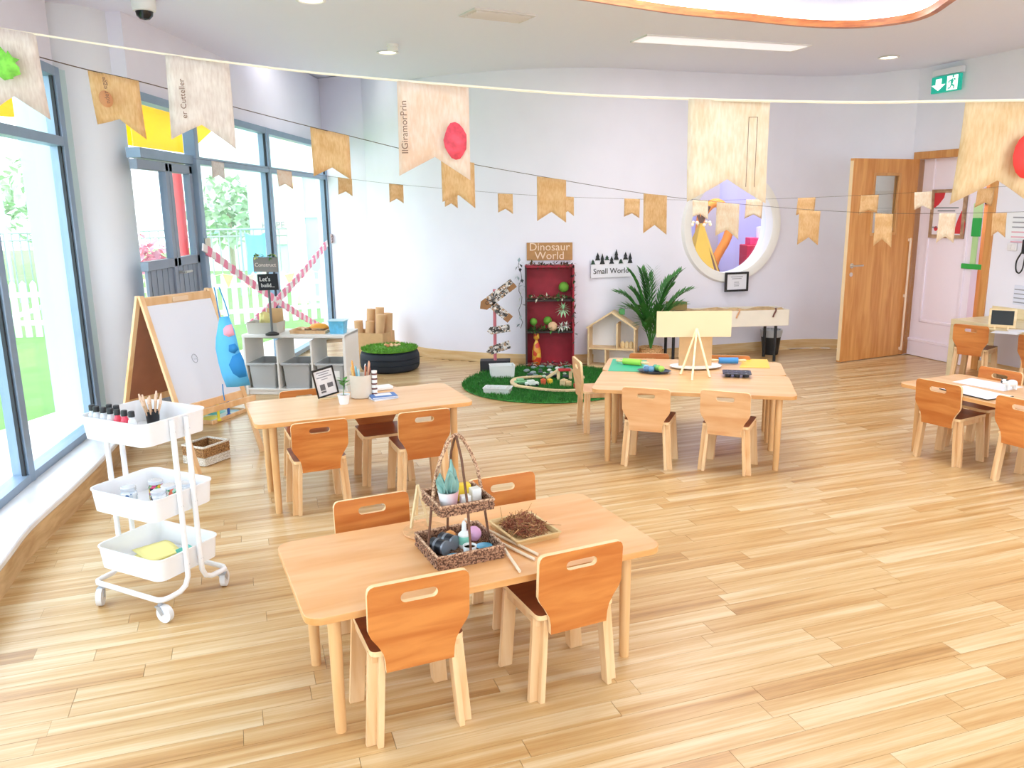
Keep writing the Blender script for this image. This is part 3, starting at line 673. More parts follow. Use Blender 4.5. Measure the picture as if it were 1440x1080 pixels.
# paint bottles in the top tray
CLEARB = pm('frosted_bottle', 'dfe3e8', .25, var=.1, scale=40); RED = pm('red_paint', 'e8475f', .3); 
def bottle(paint, label, loc, group):
    t = thing('paint_bottle', label, 'bottle', loc, random.random() * 3, group)
    mb = MB(); mb.lathe([(.018, 0), (.020, .004), (.020, .075), (.0135, .098), (.0105, .104), (.0105, .112)], 14); mb.build('body', paint, t)
    mb = MB(); mb.lathe([(.0125, .11), (.0125, .13), (.011, .133)], 14); mb.build('cap', BLACK, t); return t
for i, (lx, ly) in enumerate(((-.158, -.122), (-.12, -.130), (-.077, -.130), (-.034, -.130), (-.10, -.085), (-.055, -.085), (.009, -.130), (.052, -.130), (.095, -.130))):
    pink = i in (6, 7)
    bottle(RED if pink else CLEARB, ('red paint bottle with black cap next to the clear bottles on the trolley', 'red paint bottle with black cap next to the last clear bottle on the trolley')[i - 6] if pink else 'clear bottle with black cap between the red paint and violet dough, trolley' if i == 8 else 'small clear bottle with black cap in the trolley top tray', cpt(lx, ly, TZ[2] + .0045), 'red paint bottles on the trolley' if pink else 'clear bottles on the trolley')
t = thing('brush_pot', 'black pot holding paint brushes in the trolley top tray', 'pot', cpt(-.06, .09, TZ[2] + .0045), 0)
mb = MB(); mb.lathe([(.024, 0), (.03, .07), (.027, .07), (.022, .004)], 18); mb.build('pot', BLACK, t)
BR = pm('brush_handle', 'dcb894', .5, var=.15)
for i in range(9):
    a = i * .7; mb = MB(); mb.cyl((math.cos(a) * .01, math.sin(a) * .01, .006), (math.cos(a) * .04, math.sin(a) * .04, .10 + .01 * (i % 3)), .0035, .005, n=7); b_ = mb.build('brush', BR, t)
    mb = MB(); mb.cyl((math.cos(a) * .04, math.sin(a) * .04, .10 + .01 * (i % 3)), (math.cos(a) * .045, math.sin(a) * .045, .128 + .01 * (i % 3)), .007, .003, n=7); mb.build('bristle', pm('bristle', 'e9c9ae', .8), b_)
mb = MB(); mb.box((0, 0, .02), (.05, .035, .038)); tag(mb.build('play_dough', pm('violet_dough', '7a63c8', .6), None, cpt(.095, -.02, TZ[2] + .0045), bevel=.012, seg=3), 'violet dough block in the trolley top tray', 'dough')
# jars in the middle tray
def jar(loc, h, r, fill, label, group=None):
    t = thing('craft_jar', label, 'jar', loc, 0, group)
    mb = MB(); mb.lathe([(r * .92, 0), (r, .006), (r, h * .78), (r * .86, h * .86), (r * .86, h)], 18); mb.build('glass', fill, t)
    mb = MB(); mb.lathe([(r * .9, h * .94), (r * .94, h * .95), (r * .94, h * 1.12), (r * .86, h * 1.15)], 18); mb.build('lid', pm('jar_lid', 'dfe3ea', .25, .4), t); return t
def speck(name, cols, sc=70.):
    m, N, L, b = _new(name); tc = N.new('ShaderNodeTexCoord'); v = N.new('ShaderNodeTexVoronoi'); v.inputs['Scale'].default_value = sc; L.new(tc.outputs['Object'], v.inputs['Vector'])
    s_ = N.new('ShaderNodeSeparateColor'); L.new(v.outputs['Color'], s_.inputs[0]); r = N.new('ShaderNodeValToRGB'); r.color_ramp.interpolation = 'CONSTANT'; L.new(s_.outputs[0], r.inputs[0])
    e = r.color_ramp.elements; e[0].color = rgb(cols[0]); e[1].position = 1. / len(cols); e[1].color = rgb(cols[1])
    for i in range(2, len(cols)): x = e.new(i / len(cols)); x.color = rgb(cols[i])
    L.new(r.outputs[0], b.inputs['Base Color']); b.inputs['Roughness'].default_value = .3; return m
jm = [speck('beads_blue', ['e8eef2', 'cfdce8', '5a7fb5', 'e8eef2']), speck('beads_flower', ['c83a6a', '2f2f35', 'e8c040', 'f0e8ea', '6fae5a']), speck('beads_mint', ['9fd8c4', 'e8785a', 'f0f0ea', '4a9a6a']), speck('beads_dark', ['e9ecf0', '3a3d44', 'dfe5ea']), speck('beads_grey', ['d8dce2', '8c96a2', 'eef0f2'])]
for i, ((px, py), h, lab) in enumerate((((182.5, 703), .06, 'round glass jar of blue beads on the trolley shelf'), ((221, 694), .062, 'glass jar of flower beads on the trolley shelf'), ((238, 698), .055, 'glass jar of mint and coral beads on the trolley shelf'), ((224, 704), .05, 'low glass jar with white lid before the flower bead jar'), ((264, 691), .05, 'glass jar of grey beads behind the trolley posts'))):
    q = P(px, py, TZ[1] + .03); lx, ly = cloc(q); jar(cpt(max(-.15, min(.15, lx)), max(-.115, min(.115, ly)), TZ[1] + .0045), h * 1.25, .033, jm[i], lab)
YP = pm('yellow_card', 'f3ea9c', .8)
for i, (lx, ly, rz) in enumerate(((-.02, -.02, .1), (.03, .0, .5), (-.05, .03, -.3))):
    mb = MB(); n = 6; vs = []
    for a in range(n + 1):
        for b in range(n + 1): x, y = (a / n - .5) * .2, (b / n - .5) * .15; vs.append((x, y, .004 + .012 * abs(math.sin(x * 20 + i)) * (b / n)))
    mb.add(vs, [(a * (n + 1) + b, (a + 1) * (n + 1) + b, (a + 1) * (n + 1) + b + 1, a * (n + 1) + b + 1) for a in range(n) for b in range(n)])
    o = mb.build('craft_paper', YP, None, cpt(lx, ly, TZ[0] + .006 + i * .006)); o.rotation_euler = (0, 0, CT[2] + rz); so = o.modifiers.new('s', 'SOLIDIFY'); so.thickness = .001
    tag(o, ('pale yellow craft paper lying flat at the bottom of the trolley pile', 'pale yellow craft paper in the middle of the trolley paper pile', 'pale yellow craft paper on top of the trolley paper pile')[i], 'paper', 'yellow papers in the trolley')
mb = MB(); mb.box((0, 0, .03), (.06, .004, .055), ry=.5); mb.box((-.04, .01, .02), (.03, .004, .035), ry=-.4); tag(mb.build('sponge_shape', pm('teal_foam', '6fc7c0', .7), None, cpt(.11, .06, TZ[0] + .012)), 'teal foam cut-out in the bottom trolley tray', 'foam shape')
# wicker basket by the easel foot
bn, br_ = P(289, 657), P(324, 644); ang = math.atan2(br_.y - bn.y, br_.x - bn.x); LB = (br_ - bn).length; DB = .2
bk = thing('wicker_basket', 'small wicker basket, white below and brown above, on the floor', 'basket', (bn.x, bn.y, 0), ang)
WKW = wicker_mat('wicker_white', 'cfc6b6', 'f3efe6', 160); WKB = wicker_mat('wicker_brown', '7a5230', 'c79a64', 160)
def basket_walls(L, W_, h0, h1, th=.012, rows=6, x0=0, y0=0):
    mb = MB(); dz = (h1 - h0) / rows
    for k in range(rows):
        z = h0 + dz * (k + .5); o_ = th * .25 * (k % 2)
        for (cx, cy, sx, sy) in ((L / 2, o_, L, th), (L / 2, W_ - o_, L, th), (o_, W_ / 2, th, W_), (L - o_, W_ / 2, th, W_)): mb.box((x0 + cx, y0 + cy, z), (sx, sy, dz * .94))
    return mb
basket_walls(LB, DB, .004, .06).build('lower_weave', WKW, bk, bevel=.002, seg=1); basket_walls(LB, DB, .06, .125, rows=6).build('upper_weave', WKB, bk, bevel=.002, seg=1)
mb = MB(); mb.box((LB / 2, DB / 2, .005), (LB, DB, .008)); mb.build('base', WKB, bk)
mb = MB(); mb.box((LB / 2, .004, .13), (LB + .012, .016, .012)); mb.box((LB / 2, DB - .004, .13), (LB + .012, .016, .012)); mb.box((0, DB / 2, .13), (.016, DB, .012)); mb.box((LB, DB / 2, .13), (.016, DB, .012)); mb.build('rim', WKW, bk, bevel=.003)
# ---- easel
EWD = wood('easel_pine', 'd9a873', 'ecc79a', (6, 6, 1), .5, 1.8); EZ = 1.14
f1, f2 = P(281, 668), P(365, 634); t1, t2 = P(207, 415, EZ), P(308, 404, EZ)
fm = (f1 + f2) / 2; tm = (t1 + t2) / 2; ue = ((f2 - f1).normalized() + (t2 - t1).normalized()).normalized(); ue.z = 0; ue.normalize(); EW = .56
lean = tm - fm; lean.z = 0; ve = Vector((-ue.y, ue.x, 0)); lv = lean.dot(ve)
es = thing('easel', 'pine double-sided easel with whiteboard, standing by the white column', 'easel', (fm.x, fm.y, 0), math.atan2(ue.y, ue.x))
def esp(x, k, side): return (x, lv * k if side == 0 else lv * 2 - lv * k + .0, EZ * k)     # side 0 front frame, 1 rear frame
for side in (0, 1):
    dy = -.012 if side == 0 else .012
    for sx in (-1, 1):
        a = Vector(esp(sx * EW / 2, 0, side)); b = Vector(esp(sx * EW / 2, 1., side)); mb = MB(); mb.bar(a + Vector((0, dy, 0)), b + Vector((0, dy, 0)), .032, .022, (0, 1, 0)); mb.build('leg', EWD, es, bevel=.002)
    for k, nm in ((.965, 'top_rail'), (.36, 'lower_rail')):
        a = Vector(esp(-EW / 2 + .016, k, side)); b = Vector(esp(EW / 2 - .016, k, side)); mb = MB(); mb.bar(a + Vector((0, dy, 0)), b + Vector((0, dy, 0)), .02, .05); mb.build(nm, EWD, es, bevel=.002)
    q = [Vector(esp(x, k, side)) + Vector((0, dy * .6, 0)) for k in (.38, .95) for x in (-EW / 2 + .016, EW / 2 - .016)]
    mb = MB(); nrm = Vector((0, -.006, 0)); mb.add([p - nrm for p in q] + [p + nrm for p in q], [(0, 1, 3, 2), (4, 6, 7, 5), (0, 4, 5, 1), (2, 3, 7, 6), (0, 2, 6, 4), (1, 5, 7, 3)])
    mb.build('whiteboard' if side == 0 else 'chalkboard', pm('board_white', 'dfe1ea', .35) if side == 0 else pm('board_brown', '9a6248', .7, var=.08), es)
mb = MB(); a = Vector(esp(0, .965, 0)) + Vector((0, -.03, 0)); mb.box(a, (.12, .016, .03)); mb.build('clip', pm('clip_beige', 'e6c9a8', .4), es, bevel=.003)
mb = MB(); a = Vector(esp(0, .33, 0)) + Vector((0, -.06, 0)); mb.box(a, (EW, .10, .012)); mb.box(a + Vector((0, -.05, .015)), (EW, .012, .04)); mb.build('paint_tray', EWD, es, bevel=.002)
# a drawn smudge on the board
k_ = Vector(esp(.0, .62, 0)) + Vector((-.03, -.0165, 0)); mb = MB(); mb.tube([(k_.x + .022 * math.cos(a), k_.y + lv / EZ * .028 * math.sin(a), k_.z + .028 * math.sin(a)) for a in [i * .5 for i in range(13)]] + [(k_.x - .008, k_.y, k_.z - .004)], .0012, 5); mb.build('pencil_mark', pm('graphite', '8e9098', .7), es)
# ---- apron hanging from the easel corner (plain two-tone blue)
AP1 = pm('apron_light_blue', '5cb7ea', .7, var=.05); AP2 = pm('apron_dark_blue', '1f7fc0', .7); AP3 = pm('apron_pink', 'f2a8bd', .7)
ap = thing('child_apron', 'light blue child apron with dark blue and pink patches hung on the easel', 'apron', (0, 0, 0))
ay = 0
def app(px, py): return D(px, py, 5.16)
ring = [(309, 446), (322, 444.5), (330, 465), (336, 492), (345, 515), (352, 541), (334, 543.5), (319, 544), (313, 528), (308, 510), (304, 490), (304.5, 475), (307, 460)]
mid = Vector((0, 0, 0)); rg = [app(*p) for p in ring]
for p in rg: mid += p / len(rg)
mb = MB(); n = len(rg); fn = Vector((.30, -.95, 0)); 
inner = [mid.lerp(p, .55) + fn * .02 for p in rg]
def thick(mb, front): 
    N_ = len(front); back = [p - fn * .006 for p in front]; return back
vs = [mid + fn * .028] + inner + rg; fs = [(0, 1 + i, 1 + (i + 1) % n) for i in range(n)] + [(1 + i, 1 + n + i, 1 + n + (i + 1) % n, 1 + (i + 1) % n) for i in range(n)]
mb.add(vs, fs); o = mb.build('cloth', AP1, ap); so = o.modifiers.new('s', 'SOLIDIFY'); so.thickness = .006; so.offset = -1
def patch(pts, mat, nm, off=.033):
    q = [app(*p) + fn * off for p in pts]; m_ = sum(q, Vector()) / len(q); mb = MB(); N_ = len(q)
    mb.add([m_ + fn * .004] + q, [(0, 1 + i, 1 + (i + 1) % N_) for i in range(N_)]); o = mb.build(nm, mat, ap); s_ = o.modifiers.new('s', 'SOLIDIFY'); s_.thickness = .002
patch([(327, 500), (338, 494), (343, 505), (346, 520), (347, 528), (337, 530), (328, 524), (322, 512)], AP2, 'patch', .03); patch([(318, 457), (326, 455), (328, 462), (330, 470), (322, 473), (315, 470), (314, 462)], AP3, 'patch', .028)
patch([(322, 484), (331, 482), (336, 490), (330, 496), (322, 493)], AP2, 'patch', .032)
for pts in ([(309, 446), (306, 430), (303, 412), (301, 404)], [(322, 444.5), (316, 425), (308, 404)], [(313, 540), (314, 552), (316, 563)]):
    mb = MB(); mb.tube([app(*p) + fn * .004 for p in pts], .004, 6); mb.build('strap', AP2, ap)
# ---- low art tray on the floor behind the easel
ta, tb_ = P(300, 597), P(346, 579); aa = math.atan2(tb_.y - ta.y, tb_.x - ta.x); LT = (tb_ - ta).length
tr_ = thing('art_tray', 'low wooden tray with painted paper on the floor behind the easel', 'tray', (ta.x, ta.y, 0), aa)
mb = MB(); mb.box((LT / 2, .17, .006), (LT, .34, .01)); mb.build('base', pm('tray_paper', 'dfeee6', .7), tr_)
for c_, d_ in (((LT / 2, 0, .016), (LT, .014, .03)), ((LT / 2, .34, .016), (LT, .014, .03)), ((0, .17, .016), (.014, .34, .03)), ((LT, .17, .016), (.014, .34, .03))):
    mb = MB(); mb.box(c_, d_); mb.build('rim', EWD, tr_, bevel=.002)
for (lx, ly, col, r) in ((.12, .14, 'f1e45a', .1), (.3, .2, '5cc3b4', .09), (.42, .1, 'a9d9ec', .06), (.2, .27, 'f4ec86', .07)):
    if lx < LT: mb = MB(); mb.lathe([(r, .0115), (r * .9, .014), (0, .016)], 14, (lx, ly, 0), 1, .7); mb.build('paint_patch', pm('paint_' + col, col, .4), tr_)
for (px, py, col, h, lab) in ((308, 591, 'f0dc3c', .14, 'yellow paint stick standing on the art tray'), (322, 584, '2f5fb0', .16, 'blue paint brush standing in teal paint on the art tray')):
    q = P(px, py, .02); mb = MB(); mb.lathe([(.02, 0), (.022, .006), (.011, .02), (.011, h - .01), (.006, h)], 12); tag(mb.build('paint_stick', pm('stick_' + col, col, .4), None, (q.x, q.y, .0165)), lab, 'paint stick')
# ---- white storage unit with three grey bins
SH = pm('storage_white', 'eceae6', .45); SR = -.12; SW, SD, SHH = .97, .40, .56; fr = Vector((-1.50, 7.2, 0))
su = Vector((math.cos(SR), math.sin(SR), 0)); sv = Vector((-su.y, su.x, 0)); so_ = fr - su * SW
st = thing('storage_unit', 'white open storage unit holding three grey bins by the window', 'shelf', so_, SR)
for nm, c_, d_ in (('side_panel', (.012, SD / 2, SHH / 2), (.024, SD, SHH)), ('side_panel', (SW - .012, SD / 2, SHH / 2), (.024, SD, SHH)), ('divider', (SW / 3, SD / 2, .275), (.018, SD, .47)), ('divider', (SW * 2 / 3, SD / 2, .275), (.018, SD, .47)), ('top_panel', (SW / 2, SD / 2, SHH - .012), (SW, SD + .01, .026)), ('bottom_panel', (SW / 2, SD / 2, .05), (SW - .048, SD, .018)), ('plinth', (SW / 2, .02, .022), (SW - .048, .02, .042)), ('rear_rail', (SW / 2, SD - .01, .5), (SW - .048, .012, .07))):
    mb = MB(); mb.box(c_, d_); mb.build(nm, SH, st, bevel=.003)
for i in range(3):
    for sx in (-1, 1):
        mb = MB(); mb.box((SW / 6 + i * SW / 3 + sx * (SW / 6 - .016), SD / 2, .292), (.012, SD - .02, .008)); mb.build('runner', SH, st)
BING = pm('bin_grey', 'b9bbbc', .5)
for i, lab in enumerate(('grey plastic bin below the apron, in the white storage unit', 'grey plastic bin in the middle of the white storage unit', 'grey plastic bin with a paper label in the white storage unit')):
    q = so_ + su * (SW / 6 + i * SW / 3) + sv * (SD / 2 - .01)
    b_ = thing('storage_bin', lab, 'bin', (q.x, q.y, .0595), SR, 'grey bins in the white storage unit')
    mb = open_tray(.262, .36, .235, .03, .022, .004, .012); mb.build('body', BING, b_)
    mb = MB(); mb.box((0, -.188, .228), (.27, .012, .022)); mb.build('rim', BING, b_, bevel=.004)
    if i == 2: mb = MB(); mb.box((.03, -.176, .13), (.12, .003, .08), rx=-.09); mb.build('label_card', pm('label_white', 'f2f2f0', .7), b_)
def spt(lx, ly, z=SHH + .0015): q = so_ + su * lx + sv * ly; return Vector((q.x, q.y, z))
CARD = pm('cardboard', 'cfa878', .8, var=.08, scale=12)
# on top of the unit
b_ = thing('storage_box', 'shallow grey box with a yellow cloth and cardboard on the storage unit', 'box', spt(.185, .13), SR)
open_tray(.30, .2, .105, .012, .01).build('box', pm('box_stone', 'c9c4ba', .6), b_)
mb = MB(); mb.box((.07, .06, .12), (.15, .012, .20), rx=.05); mb.build('cardboard_flap', CARD, b_)
mb = MB(); vs = [(-.06 + .03 * i, -.02 + .02 * math.sin(i * 2 + j), .10 + .05 * j - .015 * abs(i - 2)) for i in range(5) for j in range(3)]; mb.add(vs, [(i * 3 + j, i * 3 + 3 + j, i * 3 + 4 + j, i * 3 + 1 + j) for i in range(4) for j in range(2)]); o = mb.build('yellow_cloth', pm('yellow_cloth', 'f0e49a', .8), b_); o.modifiers.new('s', 'SOLIDIFY').thickness = .004
t = thing('tool_tray', 'wooden tray of orange and wooden toy tools on the storage unit', 'tray', spt(.60, .18), SR)
open_tray(.34, .24, .03, .01, .004, .008).build('tray', EWD, t)
for i in range(9):
    a = random.random() * 3; mb = MB(); x, y = random.uniform(-.12, .12), random.uniform(-.07, .07); mb.box((x, y, .018 + .006 * (i % 3)), (.09, .022, .014), rz=a); mb.build('wooden_tool', EWD if i % 3 else pm('tool_dark', '8c7a66', .6), t, bevel=.003)
mb = MB(); mb.lathe([(.075, .03), (.075, .045), (.06, .062), (.03, .072), (0, .074)], 16, (.05, .06, 0), 1.2, .7); mb.build('toy_hardhat', pm('hat_orange', 'f2a93c', .4), t)
t = thing('sand_tub', 'clear blue plastic tub at the end of the storage unit', 'tub', spt(.875, .12), SR)
open_tray(.15, .13, .115, .02, .012).build('tub', pm('tub_blue', '69bfe6', .3, var=.15, scale=25), t)
mb = MB(); mb.box((0, 0, .119), (.165, .145, .008)); mb.build('lid', pm('tub_lid', 'bfe3f2', .3), t, bevel=.003)
# construction sign stand
sg = D(383, 470, 7.27); t = thing('construction_sign', 'two small signs on a dowel, one grey and one black, with leaves', 'sign', (sg.x, sg.y, SHH + .0015), SR)
mb = MB(); mb.cyl((0, 0, 0), (0, 0, .70), .011, n=10); mb.build('dowel', pm('dowel_grey', '6f7478', .6), t); mb = MB(); mb.lathe([(.06, 0), (.06, .015), (.02, .03)], 16); mb.build('foot', BLACK, t)
s1 = MB(); s1.box((-.005, -.016, .635), (.225, .012, .13), ry=.02); a = s1.build('sign_board', pm('sign_grey', '8d8a88', .7, var=.1), t, bevel=.002); lettering('Construct', .048, pm('sign_text_pale', 'f0e4dc', .6), a, (-.005, -.024, .632))
s1 = MB(); s1.box((.005, -.016, .48), (.185, .012, .145), ry=-.03); b2 = s1.build('sign_board', pm('sign_black', '23262b', .7), t, bevel=.002); lettering("Let's", .055, pm('chalk', 'eef0f0', .7), b2, (-.02, -.024, .505)); lettering("build...", .05, MATS['chalk'], b2, (.005, -.024, .45))
LEAF = pm('leaf_green', '4f8a3a', .5, var=.25, scale=20); LEAFD = pm('leaf_dark', '2c5a2c', .5, var=.25, scale=20); LEAFY = pm('leaf_pale', 'c9cf7a', .5)
def leaf(mb, p, d, L, w_, up=(0, 0, 1), curl=.2):
    p = Vector(p); d = Vector(d).normalized(); s_ = d.cross(Vector(up)); s_ = s_.normalized() if s_.length > 1e-3 else Vector((1, 0, 0)); u = s_.cross(d)
    vs = [p, p + d * L * .45 + s_ * w_ / 2 + u * L * curl * .4, p + d * L * .45 - s_ * w_ / 2 + u * L * curl * .4, p + d * L + u * (-L * curl * .2), p + d * L * .45 + u * L * curl * .55]
    mb.add(vs, [(0, 1, 4), (0, 4, 2), (1, 3, 4), (4, 3, 2)])
mb = MB(); mb2 = MB()
for i in range(26):
    x = random.uniform(-.1, .12); leaf(mb if i % 3 else mb2, (x, -.02, .70), (random.uniform(-1, 1), random.uniform(-.8, .1), random.uniform(-.4, .9)), random.uniform(.035, .075), .025)
mb.build('foliage', LEAF, t)['kind'] = 'stuff'; mb2.build('foliage', LEAFY, t)['kind'] = 'stuff'
# crossed paper garlands in front of the window
PK = pm('garland_pink', 'f48fb0', .7); PWt = pm('garland_white', 'f6eef0', .7)
def garland(a, b, n, label, sag=.05, wd=.055):
    t = thing('paper_garland', label, 'garland', a); d = b - a
    me = {}
    for k, mt in ((0, PWt), (1, PK)):
        m_ = MB(); L = d.length / n; m_.box((0, 0, 0), (L * 1.02, .012, .9 * wd if k == 0 else 1.1 * wd)); me[k] = m_.mesh('link', mt, False)
    for i in range(n):
        q = d * ((i + .5) / n) + Vector((0, 0, -sag * math.sin(PI * (i + .5) / n))); o = bpy.data.objects.new('link', me[i % 2]); C.objects.link(o); o.parent = t; o.location = q
        o.rotation_euler = Vector(d).to_track_quat('X', 'Z').to_euler(); o.rotation_euler.x += .12 * math.sin(i * 2.1)
    return t
def winpt(px, py, off=.07):      # where the pixel's ray meets the window plane
    d = ray(px, py); y = (-2.68 - .29 + off) / (d.x / d.y - .05); return D(px, py, y)
g1a = winpt(285, 347); g1b = winpt(452, 460)
garland(g1a, g1b, 41, 'pink and white paper chain running down from the window mullion', .04, wd=.07)
g2a = winpt(460, 342); g2b = winpt(348, 462)
garland(g2a, g2b, 35, 'pink and white paper chain running down from the far window end', .04, wd=.085)
mb = MB(); q = D(283, 345, 6.9); mb.box((0, 0, 0), (.012, .1, .09)); tag(mb.build('paper_tag', pm('tag_cream', 'e8e6d8', .8), None, (WX(6.95) + .066, 6.95, g1a.z + .02)), 'cream paper tag taped to the grey window mullion', 'tag')
mb = MB(); mb.box((0, 0, 0), (.012, .14, .12)); t = mb.build('paper_tag', pm('tag_stripe', 'd8c4c4', .8), None, (WX(10.9) + .07, 10.88, g2a.z + .05)); tag(t, 'striped paper tag at the end of the window', 'tag')
for i in range(3):
    mb = MB(); mb.box((.007, 0, -.035 + i * .035), (.002, .13, .012), rx=.2); mb.build('stripe', pm('tag_brown', '8a6a66', .8), t)
# ---- box of cardboard rolls in the corner, tyre planter
t = thing('cardboard_box', 'plain cardboard box full of tubes in the corner', 'box', (-1.58, 9.17, 0), -.35)
mb = open_tray(.40, .28, .30, .003, .0, .005, .0); mb.build('box', CARD, t)
q0 = Vector((-1.58, 9.17, .006)); c_, s_ = math.cos(-.35), math.sin(-.35); ROLL_ = pm('kraft_tube', 'dcb183', .75, var=.05)
for i, (lx, ly, L, tx, ty) in enumerate(((-.14, -.06, .42, -.02, 0), (-.03, -.07, .42, .08, 0), (-.08, .06, .54, .05, .03), (.035, .06, .56, .05, .02), (.08, -.06, .50, .12, -.0), (.14, .06, .50, .06, .02))):
    mb = MB(); d = Vector((tx, ty, 1)).normalized(); mb.cyl((0, 0, 0.02), d * L, .05, n=16); mb.cyl(d * (L - .001), d * (L + .001), .04, n=16)
    o = mb.build('cardboard_tube', ROLL_, None, q0 + Vector((lx * c_ - ly * s_, lx * s_ + ly * c_, 0))); tag(o, ('short cardboard tube at the box end nearest the storage unit', 'short cardboard tube leaning between the box end and middle', 'tall cardboard tube behind the two short tubes', 'tallest cardboard tube in the corner box', 'medium cardboard tube leaning towards the wall in front', 'medium cardboard tube at the box end touching the back wall')[i], 'tube', 'tubes in the corner box')
TC0 = Vector((-1.29, 8.44, 0)); RUB = pm('tyre_rubber', '1d2733', .7, bump=.2, bscale=40)
t = thing('car_tyre', 'black car tyre lying on the floor, planted with turf', 'tyre', TC0)
mb = MB(); mb.lathe([(.2, .01), (.26, 0), (.298, .02), (.31, .05), (.312, .078), (.305, .08), (.305, .086), (.313, .09), (.313, .128), (.306, .13), (.306, .136), (.312, .14), (.31, .165), (.298, .195), (.26, .215), (.21, .205), (.2, .19), (.2, .01)], 56); mb.build('tread', RUB, t)
def turf(mb, R_, n, h, z0, cx=0, cy=0, ry=None):
    for i in range(n):
        a = random.random() * 2 * PI; r = R_ * math.sqrt(random.random()); x = cx + r * math.cos(a); y = cy + r * math.sin(a) * (ry or 1); b = random.random() * PI; hh = h * random.uniform(.5, 1.1); w_ = .0045
        dx, dy = random.uniform(-.012, .012), random.uniform(-.012, .012)
        mb.add([(x - w_ * math.cos(b), y - w_ * math.sin(b), z0), (x + w_ * math.cos(b), y + w_ * math.sin(b), z0), (x + dx, y + dy, z0 + hh)], [(0, 1, 2)])
TURF = pm('turf_bright', '5f9d2c', .7, var=.35, scale=30); TURFD = pm('turf_deep', '2f7a2a', .7, var=.35, scale=25)
tt = thing('turf_disc', 'round bright green turf pad on the tyre', 'turf', TC0 + Vector((0, 0, .2165)))
mb = MB(); mb.lathe([(.29, 0), (.295, .012), (.2, .02), (0, .03)], 40); mb.build('pad', TURF, tt); mb = MB(); turf(mb, .3, 2600, .025, .014); mb.build('blades', TURF, tt, smooth=False)['kind'] = 'stuff'
for i in range(10):
    a = i * 2.4; r = .016 * math.sqrt(i) * 1.6; mb = MB(); mb.ball((0, 0, .012), .016, 8, 5, (1.3, 1, .8)); o = mb.build('wood_chip', pm('chip_%d' % (i % 3), ('e2b27c', 'c98a58', 'efd0a4')[i % 3], .7), None, TC0 + Vector((.03 + r * math.cos(a), -.02 + r * math.sin(a), .25))); o.rotation_euler.z = a
    tag(o, ('tan', 'reddish brown', 'cream')[i % 3] + ' wooden chip piled on the tyre turf', 'wood chip', ('tan', 'brown', 'cream')[i % 3] + ' wooden chips on the tyre')
# ================================================================ BACK WALL: dinosaur corner, dollhouse, palm, sand table
# turf mat
MC = Vector((.36, 7.62, 0)); t = thing('turf_mat', 'large round deep green turf mat under the dinosaur display', 'mat', MC)
mb = MB(); mb.lathe([(.83, .0005), (.84, .006), (.83, .012), (0, .014)], 64); mb.build('backing', TURFD, t); mb = MB(); turf(mb, .84, 16000, .032, .011); mb.build('blades', TURFD, t, smooth=False)['kind'] = 'stuff'
def mat_z(): return .0125
# arrow signpost on a black base
bx = thing('arrow_signpost', 'pink post with four cardboard arrow signs on a black block', 'sign', (-.17, 8.22, mat_z()), .0)
mb = MB(); mb.box((0, .02, .055), (.31, .15, .11)); mb.build('base', pm('block_black', '2b2a30', .6), bx, bevel=.004)
mb = MB(); mb.cyl((0, 0, .1), (.005, 0, .84), .017, n=12); mb.build('post', pm('post_pink', 'c96f7a', .5), bx)
NEWS = speck('newsprint', ['4a4642', 'd8d2cc', '8a8480', 'e6e0da', '3a3634', 'cfc8c2', 'b08a68'], 55); SIGNT = pm('sign_ink', '2a2624', .7); KRAFT = pm('kraft_brown', '9c6f48', .8, var=.1)
def arrow(px0, py0, px1, py1, w_, tipL, txt, size, nm='arrow_board', mat=None):
    a = D(px0, py0, 8.19); b = D(px1, py1, 8.19); L = math.hypot(b.x - a.x, b.z - a.z); an = math.atan2(b.z - a.z, b.x - a.x)
    tip = .5 * w_
    pts = [(0, 0), (tip, -w_ / 2), (L, -w_ / 2), (L, w_ / 2), (tip, w_ / 2)] if tipL else [(0, -w_ / 2), (L, -w_ / 2), (L, w_ / 2), (0, w_ / 2)]
    T = Matrix.Translation((a.x + .17, -.03, a.z - mat_z())) @ Matrix.Rotation(-an, 4, 'Y')
    mb = MB(); mb.plate(pts, (), .012, T=T); o = mb.build(nm, mat or NEWS, bx)
    q = T @ Vector((L * .52, -.0085, 0)); lt = lettering(txt, size, SIGNT, o, q, (PI / 2, -an, 0), .001); return T, L, o
T, L, o = arrow(675, 434, 722, 398, .105, True, 'Construction', .055)
mb = MB(); mb.plate([(0, 0), (.05, -.052), (.11, -.052), (.11, .052), (.05, .052)], (), .014, T=T); mb.build('kraft_end', KRAFT, o); mb = MB(); mb.box((L - .05, 0, 0), (.1, .0135, .06)); mb.M = T; mb2 = MB(); mb2.M = T; mb2.box((L - .04, -.001, -.025), (.09, .0135, .05)); mb2.build('kraft_end', KRAFT, o)
T, L, o = arrow(692, 428, 717, 449, .085, False, 'Site', .06)
mb2 = MB(); mb2.M = T; mb2.box((L - .02, -.001, 0), (.05, .0135, .084)); mb2.build('kraft_end', KRAFT, o)
arrow(685, 466, 717, 461, .075, True, 'Dino', .05); arrow(684, 495, 717, 484, .085, True, 'Land', .05)
